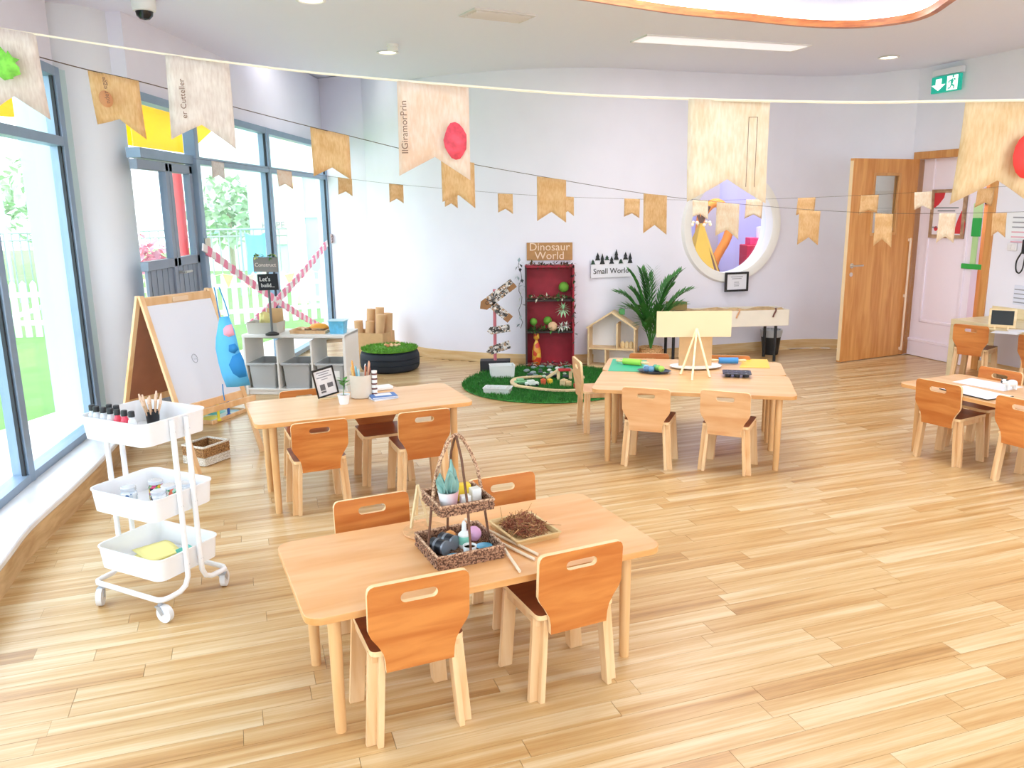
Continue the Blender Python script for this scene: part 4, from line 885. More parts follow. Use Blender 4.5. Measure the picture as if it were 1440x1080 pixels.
# white boxes on the turf
q = P(706, 530, 0.02); t = thing('white_box', 'open white box on the turf against the black signpost block', 'box', (q.x, q.y + .06, mat_z()), .15); open_tray(.24, .16, .12, .006, .008).build('box', pm('box_white', 'e9eceb', .5), t)
q = P(700, 553, 0.02); t = thing('ice_tray', 'flat white tray lying alone at the turf edge', 'tray', (q.x, q.y + .05, mat_z()), -.2)
open_tray(.25, .15, .055, .015, .01).build('tray', MATS['box_white'], t)
for i in range(3): mb = MB(); mb.box((-.08 + i * .08, 0, .03), (.006, .14, .05)); mb.build('divider', MATS['box_white'], t)
# pebbles
PEB = [pm('pebble_%d' % i, c_, .6) for i, c_ in enumerate(('4a5560', '8fa0a4', 'd9dcd6', '6f8f86', '2f363c', 'b9c9b4'))]
peb = []; tries = 0
while len(peb) < 26 and tries < 4000:
    tries += 1; q = P(random.uniform(736, 800), random.uniform(513, 531), .03); r = random.uniform(.02, .034)
    if q.y < 8.34 and all((q.x - a.x) ** 2 + (q.y - a.y) ** 2 > (1.25 * (r + b)) ** 2 for a, b in peb): peb.append((q, r))
for i, (q, r) in enumerate(peb):
    mb = MB(); mb.ball((0, 0, r * .5), r, 9, 6, (1.2, .9, .55)); c_ = i % 6
    o = mb.build('pebble', PEB[c_], None, (q.x, q.y, mat_z() + .006)); o.rotation_euler.z = i; tag(o, ('dark slate', 'grey blue', 'pale white', 'sage green', 'black', 'light green')[c_] + ' pebble on the turf in front of the red cabinet', 'pebble', ('slate', 'blue', 'white', 'sage', 'black', 'green')[c_] + ' pebbles on the turf')
# toy train track, bridge, blocks, cars
tk = [(820, 549), (795, 550), (770, 549), (745, 546), (726, 543), (721, 538), (727, 533), (745, 531), (762, 530)]
pts = catmull([P(x, y, .03) for x, y in tk], 5); t = thing('train_track', 'curved pale wooden toy train track on the turf', 'toy track', (0, 0, 0))
for i in range(0, len(pts) - 5, 5):
    seg = pts[i:i + 6]; mb = MB()
    for a, b in zip(seg[:-1], seg[1:]): mb.bar((a.x, a.y, .036), (b.x, b.y, .036), .05, .014)
    mb.build('track_piece', wood('toy_wood', 'e6c690', 'f2dcb0', (2, 8, 8), .5), t)
t = thing('toy_bridge', 'wooden toy bridge with red deck over the turf', 'toy bridge', (0, 0, 0)); a, b, c_, d_ = P(768, 530, .03), P(788, 530, .11), P(806, 530, .11), P(822, 532, .03); a.y = b.y = c_.y = d_.y = 7.72
for (p0, p1, mt) in ((a, b, 'toy_wood'), (b, c_, None), (c_, d_, 'toy_wood')):
    mb = MB(); mb.bar(p0, p1, .06, .018); mb.build('deck', MATS['toy_wood'] if mt else pm('toy_red', 'c8383c', .45), t)
for p0 in (b, c_): mb = MB(); mb.box((p0.x, p0.y, p0.z / 2 + .0), (.03, .05, p0.z - .026)); mb.build('pier', MATS['toy_wood'], t)
for i, (px, py, col, sz, lab, cat) in enumerate(((764, 538, 'd8603c', .05, 'orange toy block beside the train track', 'block'), (773, 537, 'f0c63c', .045, 'yellow toy block beside the train track', 'block'), (793, 540, 'e2c79a', .06, 'plain wooden cube under the toy bridge', 'block'), (800, 541, 'd9b98a', .05, 'small plain wooden cube next to the bridge pier', 'block'), (812, 545, 'c23a34', .055, 'red toy block next to the table leg', 'block'))):
    q = P(px, py, .03); mb = MB(); mb.box((0, 0, sz / 2), (sz, sz, sz)); mb.cyl((0, 0, sz * .9), (0, 0, sz * 1.15), sz * .25, n=12); o = mb.build('toy_block', pm('toy_' + col, col, .5), None, (q.x, q.y, mat_z()), bevel=.004); o.rotation_euler.z = i * .5; tag(o, lab, cat)
def toycar(px, py, col, lab):
    q = P(px, py, .03); t = thing('toy_car', lab, 'toy car', (q.x, q.y, mat_z()), .2)
    mb = MB(); mb.box((0, 0, .03), (.13, .05, .03)); mb.box((-.01, 0, .052), (.07, .044, .025)); mb.build('body', pm('car_' + col, col, .35), t, bevel=.008, seg=3)
    for sx in (-1, 1):
        for sy in (-1, 1): mb = MB(); mb.cyl((sx * .04, sy * .026, .014), (sx * .04, sy * .034, .014), .014, n=12); mb.build('wheel', BLACK, t)
toycar(748, 541, 'e4efe6', 'white toy car inside the track loop'); toycar(733, 539, '7fc08a', 'pale green toy car inside the track loop')
# red cabinet
RC = (.405, 8.46); CW, CD, CH = .49, .19, 1.06; REDW = pm('cabinet_red', 'a32234', .6, var=.15, scale=10); DARKW = pm('cabinet_edge', '3a2c2c', .7, var=.2)
t = thing('red_cabinet', 'tall narrow red open cabinet with three shelves of leaves and flowers', 'cabinet', (RC[0], RC[1], mat_z()), -.02)
for nm, c_, d_, mt in (('side_panel', (-CW / 2, 0, CH / 2), (.02, CD, CH), DARKW), ('side_panel', (CW / 2, 0, CH / 2), (.02, CD, CH), REDW), ('back_panel', (0, CD / 2 - .008, CH / 2), (CW, .014, CH), REDW), ('shelf', (0, 0, .37), (CW, CD, .02), DARKW), ('shelf', (0, 0, .70), (CW, CD, .02), DARKW), ('top_panel', (0, 0, CH - .01), (CW + .02, CD, .022), REDW), ('bottom_panel', (0, 0, .012), (CW, CD, .02), REDW)):
    mb = MB(); mb.box(c_, d_); mb.build(nm, mt, t, bevel=.002)
def clump(name, c0, ext, n, mats, parent=None, L=(.03, .07)):
    bs_ = [MB() for _ in mats]
    for i in range(n):
        p = [c0[k] + random.uniform(-ext[k], ext[k]) for k in range(3)]; leaf(random.choice(bs_), p, (random.uniform(-1, 1), random.uniform(-1, .2), random.uniform(-.5, 1)), random.uniform(*L), .02)
    for b_, m_ in zip(bs_, mats):
        if b_.v: o = b_.build(name, m_, parent); o['kind'] = 'stuff'
BROWNL = pm('leaf_brown', '6b4a34', .7, var=.2); CREAM = pm('leaf_cream', 'd8d2b8', .7)
clump('dry_leaves', (0, -.06, CH + .005), (.24, .05, .012), 110, [BROWNL, DARKW, LEAFD], t); clump('moss', (0, -.07, .725), (.22, .03, .012), 110, [LEAFD, CREAM, LEAF], t); clump('moss', (0, -.07, .395), (.22, .03, .015), 120, [LEAFD, LEAF], t); clump('moss', (0, -.09, .03), (.22, .03, .01), 60, [CREAM, PEB[0]], t)
clump('ivy', (.25, -.08, .65), (.015, .03, .4), 60, [DARKW, LEAFD], t)
GREEN = pm('ball_green', '6fa83a', .8, bump=.5, bscale=60)
for x, z, r, lab in ((.15, .83, .055, None), (-.02, .48, .045, None), (-.17, .47, .04, None)): mb = MB(); mb.ball((x, -.0, z), r, 14, 9); mb.build('moss_ball', GREEN, t)
mb = MB()
for i in range(14): a = i * PI / 7; leaf(mb, (.14, -.07, .60), (math.cos(a), -.3, math.sin(a) * .9 + .15), .09, .03)
mb.build('paper_flower', pm('flower_mint', 'b5e0b4', .6), t)
for k, (x, z) in enumerate(((.17, .44), (.12, .43))):
    mb = MB()
    for i in range(9): a = i * PI / 4.5; leaf(mb, (x, -.09, z), (math.cos(a), -.4, math.sin(a)), .06, .022)
    mb.build('white_flower', pm('flower_white', 'eef0e8', .6), t)
mb = MB(); mb.ball((0.03, -.08, .43), .05, 10, 7, (1, .6, 1)); mb.build('shell', pm('shell_peach', 'dcb38c', .7, var=.2), t)
mb = MB(); mb.lathe([(.03, 0), (.05, .05), (.045, .15), (.03, .22), (.012, .26), (.03, .28), (.028, .33), (.0, .35)], 14, (-.14, -.05, .02), 1, .7); mb.build('toy_parrot', speck('parrot_mix', ['e8a03c', 'd8442c', 'f0c450', 'e8862c'], 22), t)
# ivy of paper leaves up the wall beside the cabinet
t = thing('paper_leaf_garland', 'black and white paper leaves strung beside the red cabinet', 'garland', (.12, 8.42, 0)); mb = MB(); mb.tube([(-.02 + .02 * math.sin(k * 1.7), 0, .42 + k * .065) for k in range(12)], .003, 5); mb.build('string', DARKW, t)
for i in range(22):
    mb = MB(); z = random.uniform(.42, 1.12); leaf(mb, (random.uniform(-.06, .04), random.uniform(-.03, .02), z), (random.uniform(-1, .3), random.uniform(-.5, .3), random.uniform(-.6, .6)), .055, .035); mb.build('paper_leaf', (PEB[2], PEB[4], PEB[1])[i % 3], t)
# Dinosaur World sign on the wall
def wall_thing(name, label, cat, x0, y0, x1, y1, off=.008):
    s0, z0 = wall_s(x0, (y0 + y1) / 2); s1, _ = wall_s(x1, (y0 + y1) / 2); _, zt = wall_s((x0 + x1) / 2, y0); _, zb = wall_s((x0 + x1) / 2, y1)
    sm = (s0 + s1) / 2; a = WPt(sm - .05, 0); b = WPt(sm + .05, 0); q = WPt(sm, (zt + zb) / 2, off)
    return thing(name, label, cat, q, math.atan2(b.y - a.y, b.x - a.x)), s1 - s0, zt - zb
t, W_, H_ = wall_thing('dinosaur_sign', 'cardboard sign lettered Dinosaur World on the wall above the red cabinet', 'sign', 741, 341, 805, 366, .012)
mb = MB(); mb.box((0, 0, 0), (W_, .012, H_)); mb.build('board', pm('sign_kraft', 'b98a58', .8, var=.12, scale=14), t, bevel=.002)
PEACH = pm('letter_peach', 'f2d9bd', .7); lettering('Dinosaur', .115, PEACH, t, (0, -.009, .045), depth=.003); lettering('World', .115, PEACH, t, (0, -.009, -.045), depth=.003)
t, W_, H_ = wall_thing('small_world_sign', 'white sign lettered Small World with black tree cut-outs on the wall', 'sign', 829.5, 364, 886, 390, .012)
mb = MB(); mb.box((0, 0, 0), (W_, .012, H_)); mb.build('board', pm('sign_white', 'eceaf0', .7), t, bevel=.002); lettering('Small World', .08, SIGNT, t, (0, -.009, -.03), depth=.001)
INK = pm('tree_black', '23282a', .7)
for i in range(9):
    x = -W_ / 2 + .02 + i * W_ / 8.6; h_ = .05 + .03 * (i * 7 % 3); z0 = H_ / 2 - .01 if i % 2 else H_ / 2 - .05
    mb = MB(); mb.plate([(x - .028, z0), (x - .012, z0 + h_ * .4), (x - .02, z0 + h_ * .4), (x, z0 + h_), (x + .02, z0 + h_ * .4), (x + .012, z0 + h_ * .4), (x + .028, z0)], (), .006, T=Matrix.Translation((0, -.011, 0))); mb.build('tree_cutout', INK if i % 3 else pm('tree_green', '2f4a3a', .7), t)
# framed notice under the round window
t, W_, H_ = wall_thing('notice_frame', 'small black framed notice on the wall below the round window', 'picture', 1015, 382, 1047, 409, .07)
mb = MB(); mb.plate([(-W_ / 2, -H_ / 2), (W_ / 2, -H_ / 2), (W_ / 2, H_ / 2), (-W_ / 2, H_ / 2)], [[(-W_ / 2 + .022, -H_ / 2 + .022), (W_ / 2 - .022, -H_ / 2 + .022), (W_ / 2 - .022, H_ / 2 - .022), (-W_ / 2 + .022, H_ / 2 - .022)]], .02); mb.build('frame', BLACK, t)
mb = MB(); mb.box((0, .004, 0), (W_ - .03, .008, H_ - .03)); mb.build('print', pm('print_white', 'e9e9ee', .6), t)
GREYINK = pm('ink_grey', '9a9aa2', .7)
for k, (w_, z) in enumerate(((.15, .055), (.12, .035), (.06, -.005), (.07, -.025), (.06, -.045))): mb = MB(); mb.box((0, -.0005, z), (w_, .002, .007)); mb.build('print_line', GREYINK, t)
# ---- dollhouse
hq = P(824, 514); t = thing('dollhouse', 'open pine dollhouse with white back and pitched roof', 'dollhouse', (.80, 8.40, 0), -.30)
PINE = wood('dollhouse_pine', 'dcb887', 'eed3a8', (4, 4, 4), .5); HWd, HDp, HE_, HP_ = .50, .20, .42, .585; BKW = pm('house_white', 'f2f2f4', .6)
def hb(nm, a, b, mt=None, th=.016):
    mb = MB(); mb.bar((a[0], HDp / 2, a[1]), (b[0], HDp / 2, b[1]), HDp, th, (0, 0, 1) if abs(a[0] - b[0]) > .01 else (1, 0, 0)); mb.build(nm, mt or PINE, t)
hb('side_wall', (.008, 0.001), (.008, HE_)); hb('side_wall', (HWd - .008, 0.001), (HWd - .008, HE_)); hb('floor_board', (.016, .010), (HWd - .016, .010)); hb('floor_board', (.016, .2), (HWd - .016, .2)); hb('partition', (.19, .018), (.19, .192)); hb('partition', (.31, .208), (.31, .47)); hb('roof_panel', (-.012, HE_ - .005), (HWd / 2, HP_)); hb('roof_panel', (HWd / 2, HP_), (HWd + .012, HE_ - .005))
mb = MB(); mb.plate([(.0, .002), (HWd, .002), (HWd, HE_), (HWd / 2, HP_ - .006), (0, HE_)], (), .006, T=Matrix.Translation((0, HDp - .004, 0))); mb.build('back_wall', BKW, t)
cz = math.cos(-.30); sz_ = math.sin(-.30)
def hpt(x, y, z): return Vector((.80 + x * cz - y * sz_, 8.40 + x * sz_ + y * cz, z))
for i in range(3): mb = MB(); mb.lathe([(.02, 0), (.026, .05), (.022, .05), (.018, .06), (.0, .075)], 10); tag(mb.build('peg_doll', MATS['toy_wood'], None, hpt(.36 + i * .045, .07, .2085)), 'plain wooden peg doll on the dollhouse upper floor', 'doll', 'peg dolls in the dollhouse')
mb = MB(); mb.box((0, 0, .03), (.06, .05, .058)); tag(mb.build('green_block', pm('block_green', '5cae68', .5), None, hpt(.33, .17, .545), bevel=.004), 'small green block on the dollhouse roof', 'block')
# ---- palm in a woven pot
t = thing('potted_palm', 'leafy green areca palm in a woven tan pot', 'plant', (1.47, 8.42, 0))
mb = MB(); mb.lathe([(.095, 0), (.115, .03), (.125, .12), (.118, .19), (.128, .20), (.118, .205), (.108, .19), (.1, .18)], 28); mb.build('pot', wicker_mat('pot_wicker', 'a87a4c', 'dcb27e', 90), t); mb = MB(); mb.lathe([(.105, .17), (0, .175)], 20); mb.build('soil', pm('soil', '4a3626', .9), t)
PALM = pm('palm_green', '3f7d34', .5, var=.3, scale=10)
def frond(a, reach, top, droop):
    pts = []
    for k in range(9):
        s = k / 8; pts.append(Vector((math.cos(a) * reach * s ** 1.25, math.sin(a) * reach * s ** 1.25 * .55 - .0, .17 + top * (1.45 * s - .45 * s * s) - droop * s ** 3)))
    mb = MB(); mb.tube(pts, [.006 - .0005 * k for k in range(9)], 5)
    for k in range(2, 9):
        for h_ in (0, .5):
            if k + h_ > 8: continue
            p = pts[k].lerp(pts[min(8, k + 1)], h_); d = (pts[min(8, k + 1)] - pts[k - 1]).normalized(); s_ = d.cross(Vector((0, 0, 1))).normalized(); L = .17 * (1 - .065 * abs(k - 4.5) ** 1.3)
            for sg_ in (-1, 1): leaf(mb, p, d * .75 + s_ * sg_ * .7 + Vector((0, 0, .12)), L, .03, (0, 0, 1), .1)
    return mb
for i, (a, r, tp, dr) in enumerate(((2.9, .36, .72, .12), (3.4, .3, .6, .15), (2.2, .16, .86, .05), (1.4, .05, .84, .02), (.6, .24, .8, .08), (.1, .40, .72, .10), (-.4, .34, .62, .14), (-1.2, .22, .55, .1), (4.0, .24, .58, .12), (4.6, .12, .7, .05), (5.4, .3, .5, .15), (2.6, .22, .66, .05), (.3, .3, .86, .06), (3.1, .22, .84, .04), (5.9, .2, .7, .05), (1.9, .1, .78, .02), (4.3, .3, .45, .15))): frond(a, r, tp, dr).build('frond', PALM, t)
# ---- sand table
SCx, SCy, SRz = 2.27, 8.66, .10; t = thing('sand_table', 'cream trough table on black legs with sand and cardboard below the round window', 'table', (SCx, SCy, 0), SRz)
CRM = pm('trough_cream', 'ece2d0', .55, var=.03); Wt, Dt = 1.34, .34
mb = MB(); mb.box((0, 0, .40), (Wt, Dt, .014)); mb.build('bottom', CRM, t)
for nm, c_, d_ in (('front_panel', (0, -Dt / 2, .475), (Wt, .018, .17)), ('rear_panel', (0, Dt / 2, .475), (Wt, .018, .17)), ('end_panel', (-Wt / 2, 0, .475), (.018, Dt, .17)), ('end_panel', (Wt / 2, 0, .475), (.018, Dt, .17))): mb = MB(); mb.box(c_, d_); mb.build(nm, CRM, t, bevel=.003)
for lx in (-Wt / 2 + .1, Wt / 2 - .12):
    for ly in (-Dt / 2 + .03, Dt / 2 - .03): mb = MB(); mb.cyl((lx, ly, 0), (lx, ly, .394), .016, n=12); mb.build('leg', BLACK, t)
mb = MB(); n = 14; vs = [(-Wt / 2 + .02 + (Wt - .04) * i / n, -Dt / 2 + .015 + (Dt - .03) * j / 5, .545 + .015 * math.sin(i * 1.3 + j) + .012 * math.cos(i * .7 - j * 2)) for i in range(n + 1) for j in range(6)]; mb.add(vs, [(i * 6 + j, i * 6 + 6 + j, i * 6 + 7 + j, i * 6 + 1 + j) for i in range(n) for j in range(5)]); mb.build('sand', pm('sand', 'c9a878', .9, var=.2, scale=20, bump=.3), t)
def sdp(lx, ly, z): c_, s_ = math.cos(SRz), math.sin(SRz); return Vector((SCx + lx * c_ - ly * s_, SCy + lx * s_ + ly * c_, z))
mb = MB(); mb.box((0, 0, .045), (.2, .12, .085)); o = mb.build('carton', pm('carton_olive', 'a8925c', .8), None, sdp(-.5, .02, .565), bevel=.003); o.rotation_euler.z = .1; tag(o, 'olive cardboard carton in the sand table', 'carton')
for i, (lx, col) in enumerate(((.12, 'd8a070'), (.52, '6a3c30'))):
    mb = MB(); mb.tube([(0, 0, .06), (0, -.012, .065), (0, -.016, .04), (-.02, -.016, .0), (-.03, -.016, -.03)], .008, 6); o = mb.build('digging_tool', pm('tool_' + col, col, .6), None, sdp(lx, -Dt / 2 - .004, .515)); o.rotation_euler.z = SRz; tag(o, ('tan' if i == 0 else 'dark brown') + ' digging tool hooked over the sand table edge', 'tool')
# bin with bag
t = thing('waste_bin', 'black waste bin with a clear liner under the sand table end', 'bin', (2.93, 9.02, 0)); mb = MB(); mb.lathe([(.085, 0), (.115, .26), (.118, .26), (.118, .272), (.108, .272), (.08, .01)], 24); mb.build('body', BLACK, t); mb = MB(); mb.lathe([(.112, .2), (.122, .25), (.123, .28), (.112, .283), (.1, .24)], 20); mb.build('liner', pm('bin_liner', 'b8bcc0', .35), t)
# ================================================================ THINGS ON THE TABLES
# ---- table A: two-tier wicker stand
WKD = wicker_mat('wicker_dark', '5a3a2a', 'b58a6c', 150); WKR = pm('wicker_rod', '6b4632', .7, var=.25, scale=60); WKP = wicker_mat('wicker_pale', '8a6048', 'd8b494', 150)
TS = Vector((-.198, 2.705, HA)); tsr = .43
ts = thing('tiered_wicker_stand', 'two-tier square wicker stand with hoop handle on the amber table', 'stand', TS, tsr)
def wtray(L, h, z):
    mb = MB(); rows = 4; dz = h / rows
    for k in range(rows):
        for j in range(14):
            off = .003 * ((j + k) % 2); x = -L / 2 + L * (j + .5) / 14; zz_ = z + dz * (k + .5); l = L / 14 * .98
            for (a, b, sx, sy) in ((x, -L / 2 - off, l, .008), (x, L / 2 + off, l, .008), (-L / 2 - off, x, .008, l), (L / 2 + off, x, .008, l)): mb.box((a, b, zz_), (sx, sy, dz * .95))
    o = mb.build('tray_weave', WKD, ts); mb = MB(); mb.box((0, 0, z + .003), (L, L, .006)); mb.build('tray_base', WKD, ts)
    mb = MB(); r = L / 2 + .002; mb.tube([(-r, -r, z + h), (r, -r, z + h), (r, r, z + h), (-r, r, z + h)], .006, 6, True); mb.build('tray_rim', WKP, ts)
LA, LB2, ZU = .24, .19, .178
wtray(LA, .045, .001); wtray(LB2, .035, ZU)
hoop = []
for k in range(17):
    s = k / 16; x = -LB2 / 2 + LB2 * s; hoop.append((x * (1 - .25 * math.sin(PI * s)), 0, ZU + .02 + .235 * math.sin(PI * s) ** .55))
mb = MB(); mb.tube(hoop, .0065, 7); mb.build('hoop_handle', WKP, ts)
for sx in (-1, 1):
    mb = MB(); mb.tube([(sx * LA / 2, 0, .003), (sx * LB2 / 2, 0, ZU + .03)], .0045, 6); mb.build('rod', WKR, ts)
    mb = MB(); mb.tube([(0, sx * LA / 2, .003), (0, sx * LB2 / 2, ZU + .03), (0, sx * .05, .36), (0, sx * .004, ZU + .252)], .0045, 6); mb.build('rod', WKR, ts)
def tsp(x, y, z): c_, s_ = math.cos(tsr), math.sin(tsr); return TS + Vector((x * c_ - y * s_, x * s_ + y * c_, z))
zu, zl = ZU + .0065, .0075
t = thing('succulent_pot', 'blue-green succulent in a pink and white pot on the upper wicker tray', 'plant', tsp(-.045, -.03, zu)); 
def twotone(name, a, b, zsplit, axis=0):
    m_, N, L, bb = _new(name); tc = N.new('ShaderNodeTexCoord'); sx = N.new('ShaderNodeSeparateXYZ'); L.new(tc.outputs['Object'], sx.inputs[0]); r = N.new('ShaderNodeValToRGB'); mp = N.new('ShaderNodeMapRange'); mp.inputs['From Min'].default_value = zsplit - .02; mp.inputs['From Max'].default_value = zsplit + .02; L.new(sx.outputs[axis], mp.inputs[0]); L.new(mp.outputs[0], r.inputs[0]); r.color_ramp.elements[0].color = rgb(a); r.color_ramp.elements[1].color = rgb(b); L.new(r.outputs[0], bb.inputs['Base Color']); bb.inputs['Roughness'].default_value = .4; return m_
mb = MB(); mb.lathe([(.028, 0), (.036, .055), (.038, .06), (.034, .06), (.031, .045)], 20); mb.build('pot', twotone('pot_pinkwhite', 'f0eef0', 'eab4bc', .012), t); mb = MB(); mb.lathe([(.032, .048), (0, .05)], 14); mb.build('soil', MATS['soil'], t)
SUC = pm('succulent', '86b0a8', .55, var=.18, scale=25)
for i, (a, tl, L) in enumerate(((0, .1, .13), (1.2, .35, .11), (2.6, .45, .08), (3.9, .4, .095), (5.1, .3, .1), (.6, .6, .07), (3.2, .7, .07))):
    mb = MB(); d = Vector((math.cos(a) * tl, math.sin(a) * tl, 1)).normalized(); s_ = d.cross(Vector((math.cos(a), math.sin(a), .01))).normalized(); n_ = s_.cross(d); vs = []
    for k in range(6):
        s = k / 5; w_ = .024 * math.sin(PI * (s * .78 + .2)) ** .8 if k < 5 else .001
        p = Vector((0, 0, .045)) + d * L * s; vs += [p - s_ * w_ + n_ * w_ * .5, p + n_ * -.003, p + s_ * w_ + n_ * w_ * .5]
    mb.add(vs, [(3 * k + j, 3 * k + j + 1, 3 * k + j + 4, 3 * k + j + 3) for k in range(5) for j in range(2)]); o = mb.build('leaf', SUC, t); o.modifiers.new('s', 'SOLIDIFY').thickness = .003
mb = MB(); mb.box((0, 0, .03), (.05, .035, .058)); o = mb.build('toy_box', pm('toy_yellow_box', 'f2cf35', .5), None, tsp(.03, .02, zu), bevel=.003); o.rotation_euler.z = .3; tag(o, 'yellow box on the upper wicker tray', 'box')
mb = MB(); mb.box((0, 0, .025), (.036, .035, .048)); o = mb.build('toy_box', pm('toy_white_box', 'f0f0ec', .5), None, tsp(.062, -.012, zu), bevel=.003); o.rotation_euler.z = .5; tag(o, 'white box beside the yellow box on the upper wicker tray', 'box')
mb = MB(); mb.box((0, 0, .02), (.035, .03, .04)); o = mb.build('toy_box', MATS['toy_white_box'], None, tsp(.012, -.045, zu), bevel=.003); o.rotation_euler.z = .35; tag(o, 'white box between the succulent pot and wicker edge', 'box')
LENS = pm('lens_black', '23262e', .4, var=.2, scale=30)
for i, (x, y) in enumerate(((-.076, .0), (-.032, .03))):
    t = thing('toy_binocular_barrel', ('black ribbed barrel at the tray corner of the lower wicker tray', 'black ribbed barrel beside the orange ball on the lower wicker tray')[i], 'barrel', tsp(x, y, zl), tsr + .5)
    mb = MB(); mb.cyl((0, -.03, .027), (0, .03, .027), .026, n=20); mb.build('body', LENS, t); mb = MB(); mb.cyl((0, -.036, .027), (0, -.028, .027), .0265, n=20); mb.cyl((0, .0, .027), (0, .01, .027), .0267, n=20); mb.build('ring', pm('ring_grey', '8a909a', .35, .4), t)
BLUEC = pm('saucer_blue', '58b4dc', .35)
for i, (x, y, lab) in enumerate(((-.045, -.07, 'sky blue saucer in front of the barrels'), (.085, -.03, 'sky blue saucer by the wicker tray corner'))):
    mb = MB(); mb.lathe([(.014, 0), (.028, .006), (.03, .009), (.026, .008), (.012, .003)], 18); tag(mb.build('saucer', BLUEC, None, tsp(x, y, zl)), lab, 'saucer')
t = thing('toy_cup', 'white cup with gold inside on the lower wicker tray', 'cup', tsp(.012, -.075, zl)); mb = MB(); mb.lathe([(.02, 0), (.025, .042), (.022, .042), (.018, .004)], 18); mb.build('cup', pm('cup_white', 'eef0ee', .35), t); mb = MB(); mb.lathe([(.0222, .034), (0, .034)], 16); mb.build('filling', pm('gold_fill', 'b8963c', .5), t)
t = thing('glue_bottle', 'white bottle with mint label on the lower wicker tray', 'bottle', tsp(.025, .01, zl)); mb = MB(); mb.lathe([(.02, 0), (.022, .01), (.022, .05), (.009, .062), (.008, .09), (.004, .1)], 16); mb.build('body', MATS['cup_white'], t); mb = MB(); mb.lathe([(.0225, .015), (.0225, .045)], 16); mb.build('label_band', pm('mint_band', '8fd8c4', .5), t)
mb = MB(); mb.ball((0, 0, .03), .03, 10, 7, (.9, .6, 1)); tag(mb.build('toy_figure', pm('figure_pink', 'eeb4da', .6), None, tsp(.075, .04, zl)), 'pink rounded toy figure on the lower wicker tray', 'toy')
mb = MB(); mb.ball((0, 0, .022), .022, 12, 8); tag(mb.build('ball', pm('ball_orange', 'e9a25a', .6), None, tsp(-.005, .075, zl)), 'orange ball on the lower wicker tray', 'ball')
# small display stand and cork mat
q = P(575, 752, HA); t = thing('cork_mat', 'round cork mat under the small wooden stand', 'mat', (q.x + .06, q.y + .03, HA)); mb = MB(); mb.lathe([(.085, .0005), (.087, .004), (.085, .008), (0, .008)], 40); mb.build('disc', pm('cork', 'd9a878', .8, var=.12, scale=60), t)
q = P(583, 747, HA); t = thing('mini_easel', 'small pale wooden display stand on the cork mat', 'stand', (q.x + .02, q.y + .02, HA + .0085), .3)
for a, b in (((-.035, 0, 0), (0, .02, .16)), ((.035, 0, 0), (0, .02, .165)), ((0, .08, 0), (0, .02, .16))): mb = MB(); mb.bar(a, b, .009, .009); mb.build('leg', MATS['toy_wood'], t)
mb = MB(); mb.bar((-.028, .004, .04), (.028, .004, .04), .012, .01); mb.build('ledge', MATS['toy_wood'], t)
# twig tray with nest
TT = P(737, 748, HA); t = thing('bamboo_tray', 'shallow bamboo tray holding a nest of twigs', 'tray', (TT.x, TT.y, HA + .0005), .48)
open_tray(.185, .235, .024, .006, .006, .006, .003).build('tray', wood('bamboo', 'd9b478', 'eccf9a', (2, 14, 14), .45), t)
t2 = thing('twig_nest', 'reddish brown nest of twigs and dry roots in the bamboo tray', 'nest', (TT.x, TT.y, HA + .008), .48); mb = MB(); mb2 = MB()
for i in range(520):
    a = random.random() * 2 * PI; r = .082 * math.sqrt(random.random()); h = .055 * (1 - (r / .09) ** 2) * random.random() + .006; b = random.random() * 2 * PI; L = random.uniform(.015, .045); dz = random.uniform(-.012, .014); x, y = r * math.cos(a) * .9, r * math.sin(a) * 1.15
    (mb if i % 3 else mb2).cyl((x - L * math.cos(b) / 2, y - L * math.sin(b) / 2, max(.002, h - dz)), (x + L * math.cos(b) / 2, y + L * math.sin(b) / 2, h + dz + .004), .0017, .001, n=4)
for (x0, y0, x1, y1, z1) in ((.03, .05, .1, .12, .05), (-.06, .06, -.04, .12, .06), (.05, -.05, .11, -.09, .03), (-.05, -.05, -.1, -.08, .02)): mb2.cyl((x0, y0, .03), (x1, y1, z1), .002, .001, n=5)
mb.build('twigs', pm('twig_red', '8f5238', .85, var=.3, scale=50), t2)['kind'] = 'stuff'; mb2.build('twigs', pm('twig_tan', 'b98a5c', .85, var=.3, scale=50), t2)['kind'] = 'stuff'
# long pale canes
CANE = pm('cane_pale', 'ead9bf', .6, var=.08)
for i, (a, b, lab) in enumerate((((654, 726), (756, 779), 'long pale cane lying between wicker stand and bamboo tray'), ((660, 738), (752, 786), 'long pale cane lying along the bamboo tray edge'), ((700, 757), (731, 803), 'short pale cane pointing to the table edge'))):
    p0, p1 = P(*a, HA + .02), P(*b, HA + .008); p0.z = HA + (.008 if i < 2 else .02); p1.z = HA + .0065
    if i == 2: p0.z = HA + .017
    mb = MB(); mb.tube([p0, p0.lerp(p1, .5) + Vector((0, 0, .0)), p1], .0055, 7); tag(mb.build('cane', CANE, None), lab, 'cane')
